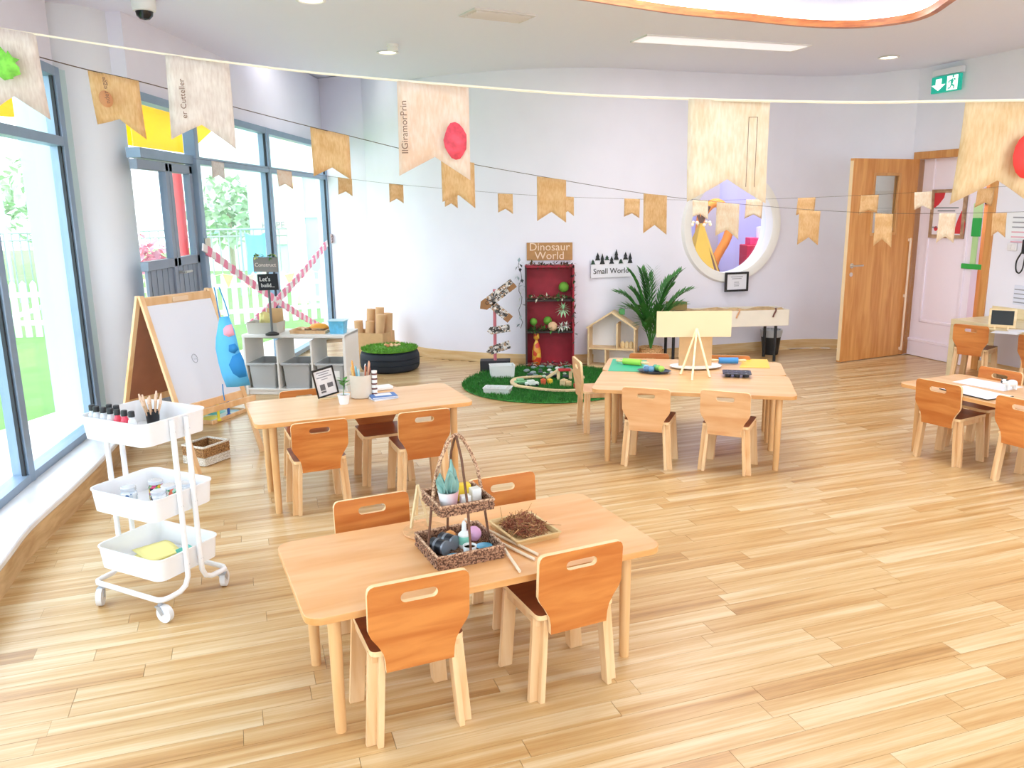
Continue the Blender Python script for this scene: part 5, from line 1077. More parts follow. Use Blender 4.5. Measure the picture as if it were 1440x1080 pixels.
# ---- table B things
def bpt(px, py): return P(px, py, HB)
q = bpt(463, 560); t = thing('clipboard_stand', 'tilted framed print on a small stand, pale table', 'picture', (q.x, q.y, HB + .0005), .45)
T = Matrix.Translation((0, .0, .004)) @ Matrix.Rotation(.25, 4, 'X') @ Matrix.Rotation(-.22, 4, 'Y'); mb = MB(); mb.M = T; mb.plate([(-.065, .015), (.065, .015), (.065, .205), (-.065, .205)], [[(-.056, .024), (.056, .024), (.056, .196), (-.056, .196)]], .012); mb.build('frame', BLACK, t)
mb = MB(); mb.M = T; mb.box((0, .002, .11), (.122, .006, .182)); p_ = mb.build('print', MATS['print_white'], t)
for k, (x, z, w_, h) in enumerate(((0, .18, .08, .006), (0, .165, .06, .006), (0, .148, .09, .006), (0, .132, .04, .005), (-.022, .08, .03, .04), (.025, .085, .034, .03), (-.022, .048, .03, .012))): mb = MB(); mb.M = T; mb.box((x, -.0016, z), (w_, .002, h)); mb.build('print_mark', GREYINK if k < 4 else pm('ink_dark', '6a6a70', .7), p_)
mb = MB(); mb.bar((-.02, .05, .002), (0, .03, .12), .012, .008); mb.bar((-.06, -.01, .004), (.06, -.01, .004), .03, .008); mb.build('foot', MATS['toy_wood'], t)
q = bpt(484, 568); t = thing('seedling_pot', 'green seedling in a small white pot on the pale table', 'plant', (q.x, q.y, HB + .0005)); mb = MB(); mb.lathe([(.026, 0), (.036, .052), (.038, .058), (.033, .058), (.03, .045)], 20); mb.build('pot', pm('pot_glazed', 'eef1f6', .25), t)
mb = MB(); mb.lathe([(.031, .048), (0, .05)], 14); mb.build('soil', MATS['soil'], t); mb = MB(); mb.cyl((0, 0, .05), (.003, 0, .13), .003, .002, 6); mb.build('stem', LEAF, t)
for i in range(8): mb = MB(); leaf(mb, (.003, 0, .10 + .006 * i), (math.cos(i * 2.3), math.sin(i * 2.3), .5), .05, .03); mb.build('leaf', LEAF, t)
q = bpt(507, 561); JP = Vector((q.x, q.y + .05, HB + .0005)); t = thing('crayon_pot', 'beige stoneware pot full of pencils and brushes', 'pot', JP); mb = MB(); mb.lathe([(.058, 0), (.066, .006), (.068, .135), (.064, .142), (.060, .135), (.056, .01)], 28); mb.build('pot', pm('stoneware', 'd8ccbc', .6, var=.05), t)
for i, (a, l, col) in enumerate(((2.8, .21, 'e2a04a'), (2.3, .17, '7ec0dc'), (1.2, .18, 'f0ede6'), (.4, .2, 'c98a6c'), (-.2, .21, 'd8a88c'), (-.8, .19, 'b56a4c'), (-1.6, .17, 'a8d2dc'), (.1, .17, '8a4a3c'), (3.6, .18, 'e8c07a'))):
    mb = MB(); d = Vector((math.cos(a) * .05, math.sin(a) * .05, 0)); mb.cyl(d * .6 + Vector((0, 0, .01)), d * 1.1 + Vector((0, 0, l)), .006, .006, 8); mb.cyl(d * 1.1 + Vector((0, 0, l)), d * 1.13 + Vector((0, 0, l + .016)), .007 if i % 2 else .006, .002, 8); mb.build('pencil', pm('pencil_' + col, col, .5), t)
q = bpt(523, 561); t = thing('striped_tube', 'white tube with dark bands beside the crayon pot', 'tube', (q.x + .01, q.y + .045, HB + .0005)); mb = MB(); mb.cyl((0, 0, 0), (.004, 0, .165), .017, n=16); mb.build('tube', MATS['cup_white'], t)
for k in range(5): mb = MB(); mb.cyl((.001 * k, 0, .02 + k * .03), (.001 * k, 0, .03 + k * .03), .0176, n=16); mb.build('band', pm('band_brown', '6a3f3c', .6), t)
q = bpt(539, 560)
for i, (col, lab, dz, rz) in enumerate((('eef0f2', 'white notebook at the bottom of the pile on the pale table', 0, .55), ('4a78b8', 'blue notebook on top of the pile on the pale table', .0105, .38))):
    t = thing('notebook', lab, 'notebook', (q.x, q.y, HB + .0005 + dz), rz); mb = MB(); mb.box((0, 0, .005), (.15, .105, .008)); mb.build('pages', MATS['print_white'], t); mb = MB(); mb.box((0, 0, .0094), (.155, .11, .0016)); mb.box((0, 0, .0008), (.155, .11, .0016)); mb.box((-.0765, 0, .005), (.002, .11, .0094)); mb.build('cover', pm('cover_' + col, col, .5), t)
    if i: mb = MB(); mb.box((.0, .01, .0108), (.1, .06, .001)); mb.build('cover_panel', MATS['print_white'], t)
q = bpt(538, 549); mb = MB(); mb.box((0, 0, .012), (.11, .08, .022)); o = mb.build('tissue_pack', pm('tissue_white', 'f4f4f4', .7), None, (q.x, q.y + .03, HB + .0005), bevel=.006); o.rotation_euler.z = .5; tag(o, 'small white packet behind the notebooks', 'packet')
# ---- table C things
def cp2(px, py): return P(px, py, HC)
def quad_mat(name, pts, mat, label):
    q = [cp2(*p) for p in pts]; c0 = sum(q, Vector()) / 4; mb = MB(); mb.loft([(p.x - c0.x, p.y - c0.y, .0008) for p in q], [(p.x - c0.x, p.y - c0.y, .003) for p in q]); tag(mb.build(name, mat, None, (c0.x, c0.y, HC)), label, 'mat')
quad_mat('dough_mat', [(855, 522), (902, 523), (910, 507), (862, 505)], pm('mat_green', '35b58c', .35), 'green plastic dough mat on the table')
quad_mat('dough_mat', [(1040, 517), (1083, 518), (1079, 506), (1046, 505)], pm('mat_yellow', 'f3c64a', .4), 'yellow plastic dough mat on the table')
def pin(px, py, col, rz, label):
    q = cp2(px, py); t = thing('rolling_pin', label, 'rolling pin', (q.x, q.y, HC + .0035), rz); mb = MB(); mb.cyl((-.07, 0, .024), (.07, 0, .024), .023, n=18); mb.build('roller', pm('roller_' + col, col, .45), t)
    for s_ in (-1, 1): mb = MB(); mb.tube([(s_ * .068, 0, .024), (s_ * .09, 0, .024), (s_ * .12, 0, .024), (s_ * .13, 0, .024)], [.008, .01, .012, .006], 10); mb.build('handle', MATS['toy_wood'], t)
pin(889, 514, '9ccf4e', -.55, 'lime green rolling pin on the green mat'); pin(1024, 512, '3f8fd0', -.12, 'blue rolling pin beside the yellow mat')
q = cp2(920, 524); t = thing('paint_palette', 'dark oval palette with green and blue dough balls', 'palette', (q.x, q.y, HC + .0005), -.35); mb = MB(); mb.lathe([(.08, 0), (.1, .016), (.104, .018), (.098, .016), (.078, .005), (0, .004)], 32, (0, 0, 0), 1.15, .75); mb.build('dish', pm('palette_dark', '3c4656', .3), t)
for i, (x, y, col) in enumerate(((-.06, .02, '8fc3d8'), (-.02, -.02, '6f9fc4'), (.02, .03, '7fbf6a'), (.05, .0, 'a8cf5c'), (-.05, -.03, '5a7a9c'), (.0, .045, '58a08c'))):
    mb = MB(); mb.ball((0, 0, .023), .023, 12, 8, (1, 1, .95)); c_, s_ = math.cos(-.35), math.sin(-.35); tag(mb.build('dough_ball', pm('dough_' + col, col, .6), None, (q.x + x * c_ - y * s_, q.y + x * s_ + y * c_, HC + .0065)), ('pale blue', 'steel blue', 'green', 'lime green', 'dark blue', 'teal')[i] + ' dough ball on the dark palette', 'dough ball')
q = cp2(1037, 530); t = thing('muffin_tin', 'dark six-cup muffin tin with white fillings', 'tin', (q.x, q.y + .02, HC + .0005), -.22); mb = MB()
LX, LY = .19, .15; DT = pm('tin_dark', '3e4148', .35, .4); holes = [circ(.024, 16, x, y) for x in (-.06, 0, .06) for y in (-.036, .036)]; mb.plate(rrect(LX, LY, .014), holes, .004, T=Matrix.Translation((0, 0, .028)) @ FLAT); mb.build('plate', DT, t)
for x in (-.06, 0, .06):
    for y in (-.036, .036): mb = MB(); mb.lathe([(.024, .028), (.019, .004), (0, .002)], 16, (x, y, 0)); cu_ = mb.build('cup', DT, t); mb = MB(); mb.ball((x, y, .018), .0135, 10, 6, (1, 1, .8)); mb.build('filling', MATS['cup_white'], t)
q = cp2(978, 517); t = thing('turntable_plate', 'round white plate under the cardboard board on the table', 'plate', (q.x, q.y, HC + .0035)); mb = MB(); mb.lathe([(.06, 0), (.165, .008), (.17, .014), (.165, .014), (0, .008)], 44, (0, 0, 0), 1.1, .72); mb.build('disc', MATS['cup_white'], t)
PQ = q; t = thing('cardboard_easel_board', 'pale yellow corrugated board above a brown card on a wooden tripod', 'board', (q.x, q.y, HC + .013), -.05)
def tq(px, py, dy=0.): p = D(px, py, q.y + dy); c_, s_ = math.cos(.05), math.sin(.05); x, y = p.x - q.x, p.y - q.y; return Vector((x * c_ - y * s_, x * s_ + y * c_, p.z - HC - .013))
a, b = tq(924, 438), tq(1027, 473); m_, N, L_, bb = _new('corrugated_yellow'); tc = N.new('ShaderNodeTexCoord'); wv = N.new('ShaderNodeTexWave'); wv.inputs['Scale'].default_value = 60; wv.bands_direction = 'X'; L_.new(tc.outputs['Object'], wv.inputs['Vector']); bp = N.new('ShaderNodeBump'); bp.inputs['Strength'].default_value = .2; bp.inputs['Distance'].default_value = .004; L_.new(wv.outputs[0], bp.inputs['Height']); L_.new(bp.outputs[0], bb.inputs['Normal']); bb.inputs['Base Color'].default_value = rgb('efdcb2'); bb.inputs['Roughness'].default_value = .8
mb = MB(); mb.box(((a.x + b.x) / 2, -.006, (a.z + b.z) / 2), (b.x - a.x, .008, a.z - b.z)); mb.build('yellow_board', m_, t)
c1_, c2_ = tq(957, 440), tq(1000, 520); mb = MB(); mb.box(((c1_.x + c2_.x) / 2, .008, (c1_.z) / 2 + .0), (c2_.x - c1_.x, .016, c1_.z)); mb.build('brown_card', CARD, t)
t2 = thing('tripod_easel', 'pale wooden tripod of thin sticks before the yellow board', 'easel', (0, 0, 0)); ap_ = D(980, 462, q.y - .045)
for px, py in ((957, 527), (973, 536), (998, 531)):
    f_ = P(px, py, HC + .002); f_.z = HC + .0045; mb = MB(); mb.bar(ap_, f_, .013, .009); mb.build('stick', MATS['toy_wood'], t2)
# ---- table D things
q = P(1390, 549, HD); u_ = math.cos(TD[2]); 
for i, (px, py, lab, rz) in enumerate(((1388, 541, 'white drawing sheet behind the toy cow table joint', -1.05), (1372, 553, 'white drawing board with black edge on the toy cow table', -1.2))):
    q = P(px, py, HD); t = thing('drawing_sheet', lab, 'sheet', (q.x, q.y, HD + .0005 + .003 * i), rz); mb = MB(); mb.box((0, 0, .0014), (.34, .22, .0025)); mb.build('sheet', MATS['print_white'], t)
    if i: mb = MB(); mb.box((0, -.112, .002), (.345, .006, .004)); mb.box((.1725, 0, .002), (.006, .22, .004)); mb.build('edge', BLACK, t)
q = P(1421, 549, HD); t = thing('toy_cow', 'small black and white toy cow on the table', 'toy', (q.x, q.y, HD + .0065), .2); COWM = speck('cow_patches', ['f4f4f2', 'f4f4f2', '1e1e20'], 32)
mb = MB(); mb.ball((0, 0, .042), .026, 12, 8, (1.7, .85, .85)); mb.build('body', COWM, t); mb = MB(); mb.ball((-.055, 0, .055), .018, 10, 7, (1.3, .9, .9)); mb.build('head', COWM, t); mb = MB(); mb.cyl((-.05, .014, .066), (-.052, .03, .07), .005, .003, 6); mb.cyl((-.05, -.014, .066), (-.052, -.03, .07), .005, .003, 6); mb.build('ears', BLACK, t)
for sx in (-1, 1):
    for sy in (-1, 1): mb = MB(); mb.cyl((sx * .028, sy * .012, 0), (sx * .026, sy * .012, .04), .006, .008, 8); mb.build('leg', MATS['cup_white'], t)
# ---- desk E things
def dpt(lx, ly, z=HE + .0005): c_, s_ = math.cos(RRZ), math.sin(RRZ); return Vector((e0.x + lx * c_ - ly * s_, e0.y + lx * s_ + ly * c_, z))
q = P(1408, 463, HE); t = thing('tablet_stand', 'dark screen in a pale wooden stand on the maple desk', 'tablet', (q.x, q.y, HE + .0005), -.55); T = Matrix.Rotation(-.25, 4, 'X'); mb = MB(); mb.M = T; mb.box((0, 0, .095), (.21, .016, .17)); mb.build('frame', MATS['toy_wood'], t, bevel=.004); mb = MB(); mb.M = T; mb.box((0, -.009, .10), (.17, .003, .125)); mb.build('screen', pm('screen_off', '2a3236', .2), t)
for sx in (-1, 1): mb = MB(); mb.box((sx * .05, .02, .012), (.014, .1, .024)); mb.build('foot', MATS['toy_wood'], t)
for i, (px, py, lab) in enumerate(((1415, 468, 'white sheet in front of the tablet stand'), (1436, 466, 'white sheet with a dark pen by the desk edge'))):
    q = P(px, py, HE); mb = MB(); mb.box((0, 0, .001), (.2, .15, .002)); o = mb.build('desk_paper', MATS['print_white'], None, (q.x, q.y, HE + .0005 + i * .0025)); o.rotation_euler.z = -.8 + i * .4; tag(o, lab, 'paper')
# ================================================================ BUNTING, WALL AND CEILING THINGS
PG = paper_mat('page_grey', 'efe4dc', 'd9c9bf', 110, trl=.3); PP = paper_mat('page_peach', 'f3e2d4', 'ebcdb4', 110, trl=.3); PT = paper_mat('page_tan', 'ebc898', 'd8ab74', 110, trl=.25); PB = paper_mat('page_biscuit', 'ecd2ac', 'dcb88a', 110, trl=.25); PC = paper_mat('page_cream', 'f4e8d4', 'eacfae', 110, trl=.25)
TWINE = pm('twine_pale', 'e9dcc8', .9); TWINED = pm('twine_dark', '5a4a40', .9); PRINT = pm('print_brown', '7d5a48', .8)
def bunting(label, pts, flags, twine, r, group=None):
    t = thing('bunting', label, 'bunting', (0, 0, 0)); mb = MB(); q = [D(*p) for p in pts]; mb.tube(catmull(q, 5), r, 5); mb.build('string', twine, t); out = []
    for (x0, y0, x1, y1, yt0, yt1, dep, mat) in flags:
        a, b = D(x0, y0, dep), D(x1, y1, dep * (1 + .0)); 
        la = a.z - D(x0, yt0, dep).z; lb = b.z - D(x1, yt1, dep).z; nu, nv = 8, 6; mb = MB(); w_ = (b - a).length; vs = []
        ph = random.random() * 6
        for i in range(nu + 1):
            u = i / nu
            for j in range(nv + 1):
                v = j / nv; l = la + (lb - la) * u; l *= 1 - .23 * (1 - abs(2 * u - 1)); p = a.lerp(b, u) + Vector((0, 0, -l * v))
                vs.append((p.x - (a.x + b.x) / 2, p.y - (a.y + b.y) / 2 + w_ * (.06 * math.sin(u * 5 + ph) * v + .10 * v * v * math.sin(ph)), p.z - (a.z + b.z) / 2))
        mb.add(vs, [(i * (nv + 1) + j, (i + 1) * (nv + 1) + j, (i + 1) * (nv + 1) + j + 1, i * (nv + 1) + j + 1) for i in range(nu) for j in range(nv)])
        o = mb.build('flag', mat, t, (a + b) / 2); s_ = o.modifiers.new('s', 'SOLIDIFY'); s_.thickness = .0008; out.append((o, a, b))
    return t, out
t, fl = bunting('string of large book-page swallowtail flags nearest the ceiling', [(-60, 30, 1.95), (50, 48, 1.86), (232, 76, 1.77), (322, 88, 1.74), (430, 101, 1.68), (558, 113, 1.6), (658, 121, 1.56), (800, 132, 1.48), (968, 139, 1.4), (1083, 142, 1.38), (1220, 144, 1.36), (1358, 142, 1.36), (1520, 140, 1.36)],
    [(-38, 33, 50, 48, 158, 168, 1.86, PG), (232, 77, 322, 88, 197, 210, 1.76, PG), (558, 114, 659, 122, 248, 254, 1.59, PP), (968, 139, 1083, 142, 284, 286, 1.39, PC), (1358, 142, 1475, 141, 287, 285, 1.36, PB)], TWINE, .0022)
def stick_print(fl_, px, py, dep, pts, mat, nm):
    c0 = D(px, py, dep); o, a, b = fl_; d = (b - a).normalized(); mb = MB(); n_ = Vector((d.y, -d.x, 0)) ; base = c0 - (a + b) / 2 + n_ * .012
    vs = [base + d * x + Vector((0, 0, z)) for x, z in pts]; N_ = len(vs); m_ = sum(vs, Vector()) / N_; mb.add([m_] + vs, [(0, 1 + i, 1 + (i + 1) % N_) for i in range(N_)]); k = mb.build(nm, mat, o); k.modifiers.new('s', 'SOLIDIFY').thickness = .0006
stick_print(fl[2], 641, 199, 1.585, [(.021 * math.cos(i * PI / 8) * (1 + .08 * math.sin(i * 1.7)), .034 * math.sin(i * PI / 8)) for i in range(16)], pm('print_red', 'e84a5c', .7, var=.35, scale=60), 'red_print')
stick_print(fl[4], 1440, 220, 1.355, [(.025 * math.cos(i * PI / 8), .036 * math.sin(i * PI / 8)) for i in range(16)], pm('print_red2', 'ee3a34', .7, var=.2, scale=50), 'red_print')
stick_print(fl[0], 8, 92, 1.85, [((.036 + .009 * math.sin(i * 4.1)) * math.cos(i * PI / 12), (.03 + .008 * math.sin(i * 3.3)) * math.sin(i * PI / 12)) for i in range(24)], pm('print_green', '7fd04a', .7, var=.3, scale=60), 'green_print')
def flag_text(fl_, px, py, dep, txt, size, rz=0):
    o, a, b = fl_; c0 = D(px, py, dep) - (a + b) / 2; d = (b - a).normalized(); an = math.atan2(d.y, d.x); n_ = Vector((d.y, -d.x, 0)); lettering(txt, size, PRINT, o, c0 + n_ * .013, Euler((PI / 2, 0, an)).to_matrix().to_4x4().to_euler() if not rz else (Matrix.Rotation(an, 3, 'Z') @ Matrix.Rotation(PI / 2, 3, 'X') @ Matrix.Rotation(rz, 3, 'Z')).to_euler(), .0003)
flag_text(fl[1], 261, 140, 1.75, 'er Cutteller', .016, PI / 2); flag_text(fl[2], 570, 180, 1.58, 'IlGiramorPrin', .017, PI / 2)
mb = MB(); o, a, b = fl[3]; d = (b - a).normalized(); n_ = Vector((d.y, -d.x, 0)); c0 = D(1054, 215, 1.385) - (a + b) / 2 + n_ * .012
for x in (-.007, .007): mb.box(c0 + d * x, (.0008, .0008, .11), rz=0)
mb.box(c0 + Vector((0, 0, .055)), (.0148, .0008, .0008)); mb.build('ruled_column', PRINT, o)
t, fl = bunting('string of medium brown book-page flags crossing to the door', [(40, 76, 2.0), (123, 98, 2.1), (195, 114, 2.3), (320, 148, 2.6), (436, 178, 2.85), (491, 191, 3.0), (620, 222, 3.3), (755, 247, 3.85), (905, 272, 4.3), (1010, 284, 4.8), (1140, 295, 5.2), (1250, 300, 5.5), (1345, 300, 5.6), (1470, 297, 5.6)],
    [(123, 98, 195, 114, 174, 196, 2.15, PT), (436, 178, 491, 191, 248, 253, 2.92, PT), (620, 222, 667, 229, 284, 293, 3.35, PT), (755, 248, 796, 253, 311, 313, 3.85, PT), (905, 272, 938, 275, 328, 330, 4.3, PT), (1008, 284, 1040, 287, 332, 337, 4.8, PC), (1124, 296, 1154, 297, 344, 345, 5.2, PT), (1231, 300, 1256, 301, 346, 348, 5.5, PT), (1321, 300, 1345, 300, 342, 342, 5.55, PC), (1396, 300, 1416, 299, 332, 334, 5.6, PT)], TWINED, .0014)
flag_text(fl[0], 152, 128, 2.13, 'nder egge', .016, PI / 2 + .1); stick_print(fl[0], 152, 140, 2.14, [(.018 * math.cos(i * PI / 8), .02 * math.sin(i * PI / 8)) for i in range(16)], pm('print_tan', 'c98a5c', .7), 'round_print')
bunting('string of small tan flags strung low across the back of the room', [(272, 223, 6.4), (297, 226, 6.5), (410, 241, 6.7), (495, 252, 6.9), (567, 260, 7.0), (710, 272, 7.1), (800, 277, 7.1), (900, 280, 7.1), (1000, 281.5, 7.0), (1073, 280, 6.9), (1147, 277.5, 6.8), (1236, 273.5, 6.6), (1311, 269, 6.5), (1460, 259, 6.3)],
    [(297, 226, 315, 229, 251, 253, 6.5, PG), (389, 238, 410, 241, 263, 266, 6.7, PP), (475, 249, 495, 252, 274, 276, 6.85, PT), (547, 258, 567, 260, 285, 286, 7.0, PT), (625, 265, 643, 266, 291, 293, 7.05, PT), (700, 272, 721, 273, 299, 301, 7.1, PT), (790, 276, 807, 277, 302, 304, 7.1, PT), (878, 279, 900, 280, 305, 307, 7.1, PT), (974, 281, 996, 281.5, 305, 309, 7.0, PC), (1049, 280.5, 1073, 280, 308, 308, 6.9, PC), (1122, 278.5, 1147, 277.5, 303, 303, 6.8, PT), (1211, 274.5, 1236, 273.5, 303, 300, 6.65, PT), (1286, 270.5, 1311, 269, 295, 295, 6.5, PC), (1375, 265.5, 1399, 264, 292, 290, 6.4, PT)], TWINED, .0012)
# ---- exit sign on the right wall
def rthing(name, label, cat, x0, y0, x1, y1, off=.02):
    t0, _ = rwall_t(x0, (y0 + y1) / 2); t1, _ = rwall_t(x1, (y0 + y1) / 2); _, zt = rwall_t((x0 + x1) / 2, y0); _, zb = rwall_t((x0 + x1) / 2, y1); q = RP((t0 + t1) / 2, (zt + zb) / 2, off)
    return thing(name, label, cat, q, RRZ), abs(t1 - t0), zt - zb
t, W_, H_ = rthing('exit_sign', 'green exit sign with white arrow and running figure on the right wall', 'sign', 1317, 105, 1357, 128, .05)
m_ = pm('exit_green', '11957f', .4, emit=.35); mb = MB(); mb.box((0, 0, -.01), (W_, .03, H_)); mb.build('panel', m_, t, bevel=.003)
WH = pm('exit_white', 'f4fbf8', .4, emit=.5); mb = MB(); mb.box((0, .01, H_ / 2 + .03), (W_ * 1.02, .05, .06)); mb.build('housing', pm('housing_white', 'e8e8ee', .4), t, bevel=.004)
h = H_; cx = -W_ * .24; mb = MB(); mb.plate([(cx - .035, h * .35), (cx - .035, 0), (cx - .085, 0), (cx, -h * .36), (cx + .085, 0), (cx + .035, 0), (cx + .035, h * .35)], (), .003, T=Matrix.Translation((0, -.0165, -.01))); mb.build('arrow', WH, t)
cx = W_ * .24; mb = MB(); mb.box((cx, -.0165, -.01), (W_ * .36, .003, h * .86)); mb.build('pictogram', WH, t); mb = MB(); F_ = Matrix.Translation((cx, -.019, -.01)) @ Matrix.Scale(h / .26, 4)
for pl in ([(.0, .07), (.03, .03), (.01, -.03), (-.02, -.02), (-.03, .04)], [(.0, -.02), (.05, -.04), (.05, -.1), (.03, -.1), (.03, -.06), (-.02, -.04)], [(-.02, -.02), (-.04, -.07), (-.08, -.07), (-.08, -.09), (-.03, -.09), (.0, -.03)], [(.02, .05), (.06, .03), (.07, .05), (.03, .07)], [(-.03, .05), (-.07, .03), (-.08, .0), (-.06, .0), (-.05, .02), (-.02, .03)], circ(.018, 12, .015, .095)): mb.plate(pl, (), .003, T=F_)
mb.build('running_figure', m_, t)
# ---- passage wall poster, height chart
def pthing(name, label, cat, x0, y0, x1, y1, off):
    d0, d1 = ray(x0, (y0 + y1) / 2), ray(x1, (y0 + y1) / 2); o_ = R0 + RN * off
    def hit(px, py): d = ray(px, py); k = (o_ - Vector((0, 0, EYE))).dot(RN) / d.dot(RN); q = Vector((0, 0, EYE)) + d * k; return (q - R0).dot(RW), q.z
    ta_, _ = hit(x0, (y0 + y1) / 2); tb2, _ = hit(x1, (y0 + y1) / 2); _, zt = hit((x0 + x1) / 2, y0); _, zb = hit((x0 + x1) / 2, y1); return thing(name, label, cat, RP((ta_ + tb2) / 2, (zt + zb) / 2, off), RRZ), abs(tb2 - ta_), zt - zb
t, W_, H_ = pthing('framed_poster', 'framed white and red poster on the lilac passage wall', 'poster', 1309, 266, 1358, 335, -.055)
fw = .035; mb = MB(); mb.plate([(-W_ / 2, -H_ / 2), (W_ / 2, -H_ / 2), (W_ / 2, H_ / 2), (-W_ / 2, H_ / 2)], [[(-W_ / 2 + fw, -H_ / 2 + fw), (W_ / 2 - fw, -H_ / 2 + fw), (W_ / 2 - fw, H_ / 2 - fw), (-W_ / 2 + fw, H_ / 2 - fw)]], .022); mb.build('frame', wood('frame_walnut', '9c7a60', 'c4a486', (6, 6, 6), .5), t)
mb = MB(); mb.box((0, .003, 0), (W_ - .05, .008, H_ - .05)); mb.build('print', pm('poster_white', 'f2e9f2', .5), t); RP_ = pm('poster_red', 'd83a46', .5)
for pts in ([(-W_ / 2 + fw, H_ / 2 - fw), (-W_ / 2 + fw, H_ / 2 - fw - .16), (-W_ / 2 + fw + .06, H_ / 2 - fw - .12), (-W_ / 2 + fw + .12, H_ / 2 - fw - .05), (-W_ / 2 + fw + .13, H_ / 2 - fw)], [(.10, -.2), (.22, -.2), (.23, -.1), (.2, -.02), (.17, .03), (.14, -.04), (.12, -.1)], circ(.025, 12, -W_ / 2 + fw + .05, -H_ / 2 + fw + .06)): mb = MB(); mb.plate(pts, (), .002, T=Matrix.Translation((0, -.003, 0))); mb.build('red_shape', RP_, t)
for k, (w_, z) in enumerate(((.3, .06), (.22, .03), (.1, -.14))): mb = MB(); mb.box((-.02 if k < 2 else -.16, -.003, z), (w_, .002, .014)); mb.build('print_line', GREYINK, t)
t, W_, H_ = pthing('height_chart', 'two-tone green height chart on the lilac passage wall', 'height chart', 1365, 286, 1379, 379, -.050)
for k, (w_, z0, z1, col) in enumerate(((.10, .28, .5, 'c6e8b0'), (.10, -.0, .28, '2fae52'), (.06, -.42, 0, 'b9dfa0'), (.26, -.5, -.42, '35b04c'))):
    mb = MB(); mb.box((0, 0, H_ * (z0 + z1) / 2), (w_, .02, H_ * (z1 - z0))); mb.build('section', pm('chart_' + col, col, .5), t, bevel=.004)
# ---- right wall notices, switch, telephone cord
t, W_, H_ = rthing('wall_notice', 'rounded white notice with grey and pink print on the right wall', 'notice', 1413, 298, 1452, 337, .006); mb = MB(); mb.plate(rrect(W_, H_, .06, 6), (), .006); mb.build('card', pm('notice_white', 'eef0f4', .6), t)
for k in range(6): mb = MB(); mb.box((.03, -.004, H_ / 2 - .05 - k * .045), (W_ * .6, .002, .012)); mb.build('print_line', GREYINK if k < 3 else pm('ink_pink', 'e3a9b8', .7), t)
t, W_, H_ = rthing('wall_notice', 'square paper notice low on the right wall above the desk', 'notice', 1426, 402, 1458, 430, .006); mb = MB(); mb.box((0, 0, 0), (W_, .006, H_)); mb.build('card', pm('notice_lilac', 'dfe2f0', .6), t)
for k in range(4): mb = MB(); mb.box((-.04, -.004, H_ / 2 - .04 - k * .04), (W_ * .6, .002, .01)); mb.build('print_line', GREYINK, t)
t, W_, H_ = rthing('light_switch', 'white double light switch beside the door', 'switch', 1418, 342, 1431, 352.5, .008); mb = MB(); mb.box((0, 0, 0), (W_, .016, H_)); mb.build('plate', pm('switch_white', 'ece8ea', .4), t, bevel=.003)
for s_ in (-1, 1): mb = MB(); mb.box((s_ * W_ * .22, -.01, 0), (W_ * .36, .008, H_ * .6)); mb.build('rocker', MATS['switch_white'], t, bevel=.002)
t, W_, H_ = rthing('wall_telephone', 'black wall telephone with a hanging cord, cut off by the picture edge', 'telephone', 1437, 336, 1446, 384, .03); mb = MB(); mb.box((.02, 0, H_ * .28), (.05, .05, H_ * .42)); mb.build('handset', BLACK, t, bevel=.01); mb = MB(); mb.tube(catmull([(.0, -.02, H_ * .1), (-.04, -.02, -.05), (-.035, -.02, -H_ * .42), (.0, -.02, -H_ * .5), (.03, -.02, -H_ * .35), (.04, -.02, .0)], 5), .007, 6); mb.build('cord', BLACK, t)
# ---- ceiling: linear light, grille, downlights, detector, camera
def cth(name, label, cat, px, py, rz=0., group=None): q = P(px, py, CEIL); return thing(name, label, cat, (q.x, q.y, CEIL), rz, group)
a, b = P(900, 53, CEIL), P(1125, 67, CEIL); d = b - a; t = thing('linear_ceiling_light', 'long white recessed strip light in the ceiling', 'ceiling light', ((a.x + b.x) / 2, (a.y + b.y) / 2, CEIL - .001), math.atan2(d.y, d.x)); L = d.length
mb = MB(); mb.box((0, 0, -.004), (L, .26, .006)); mb.build('diffuser', pm('strip_diffuser', 'f7f4f8', .5, emit=.2), t)
mb = MB()
for s_ in (-1, 1): mb.box((0, s_ * .137, -.005), (L + .03, .014, .012)); mb.box((s_ * (L / 2 + .008), 0, -.005), (.014, .28, .012))
mb.build('frame', pm('strip_frame', 'f0eded', .5), t)
t = cth('ceiling_grille', 'small angular air grille in the ceiling', 'vent', 700, 21, .5); mb = MB(); mb.box((0, 0, -.005), (.5, .26, .012)); mb.build('frame', pm('grille_grey', 'dcd7d5', .6), t)
for i in range(5): mb = MB(); mb.box((0, -.09 + i * .045, -.012), (.44, .006, .016), rx=.5); mb.build('slat', MATS['grille_grey'], t)
for i, (px, py, lab) in enumerate(((545, 73, 'recessed round downlight beside the smoke detector'), (437, -1, 'recessed round downlight at the top picture edge'), (1250, 80, 'recessed round downlight near the exit sign'))):
    t = cth('downlight', lab, 'downlight', px, py); mb = MB(); mb.lathe([(.095, -.001), (.1, -.008), (.082, -.012), (.072, -.003)], 28); mb.build('ring', pm('ring_white', 'efece8', .4), t); mb = MB(); mb.lathe([(.074, -.004), (0, -.002)], 24); mb.build('lens', pm('lens_lit', 'fff6e6', .3, emit=1.6), t)
t = cth('smoke_detector', 'white round smoke detector on the ceiling', 'detector', 552, 62); mb = MB(); mb.lathe([(.05, 0), (.05, -.02), (.042, -.022), (.042, -.035), (.048, -.037), (.045, -.052), (0, -.055)], 24); mb.build('body', pm('detector_white', 'efece6', .4), t)
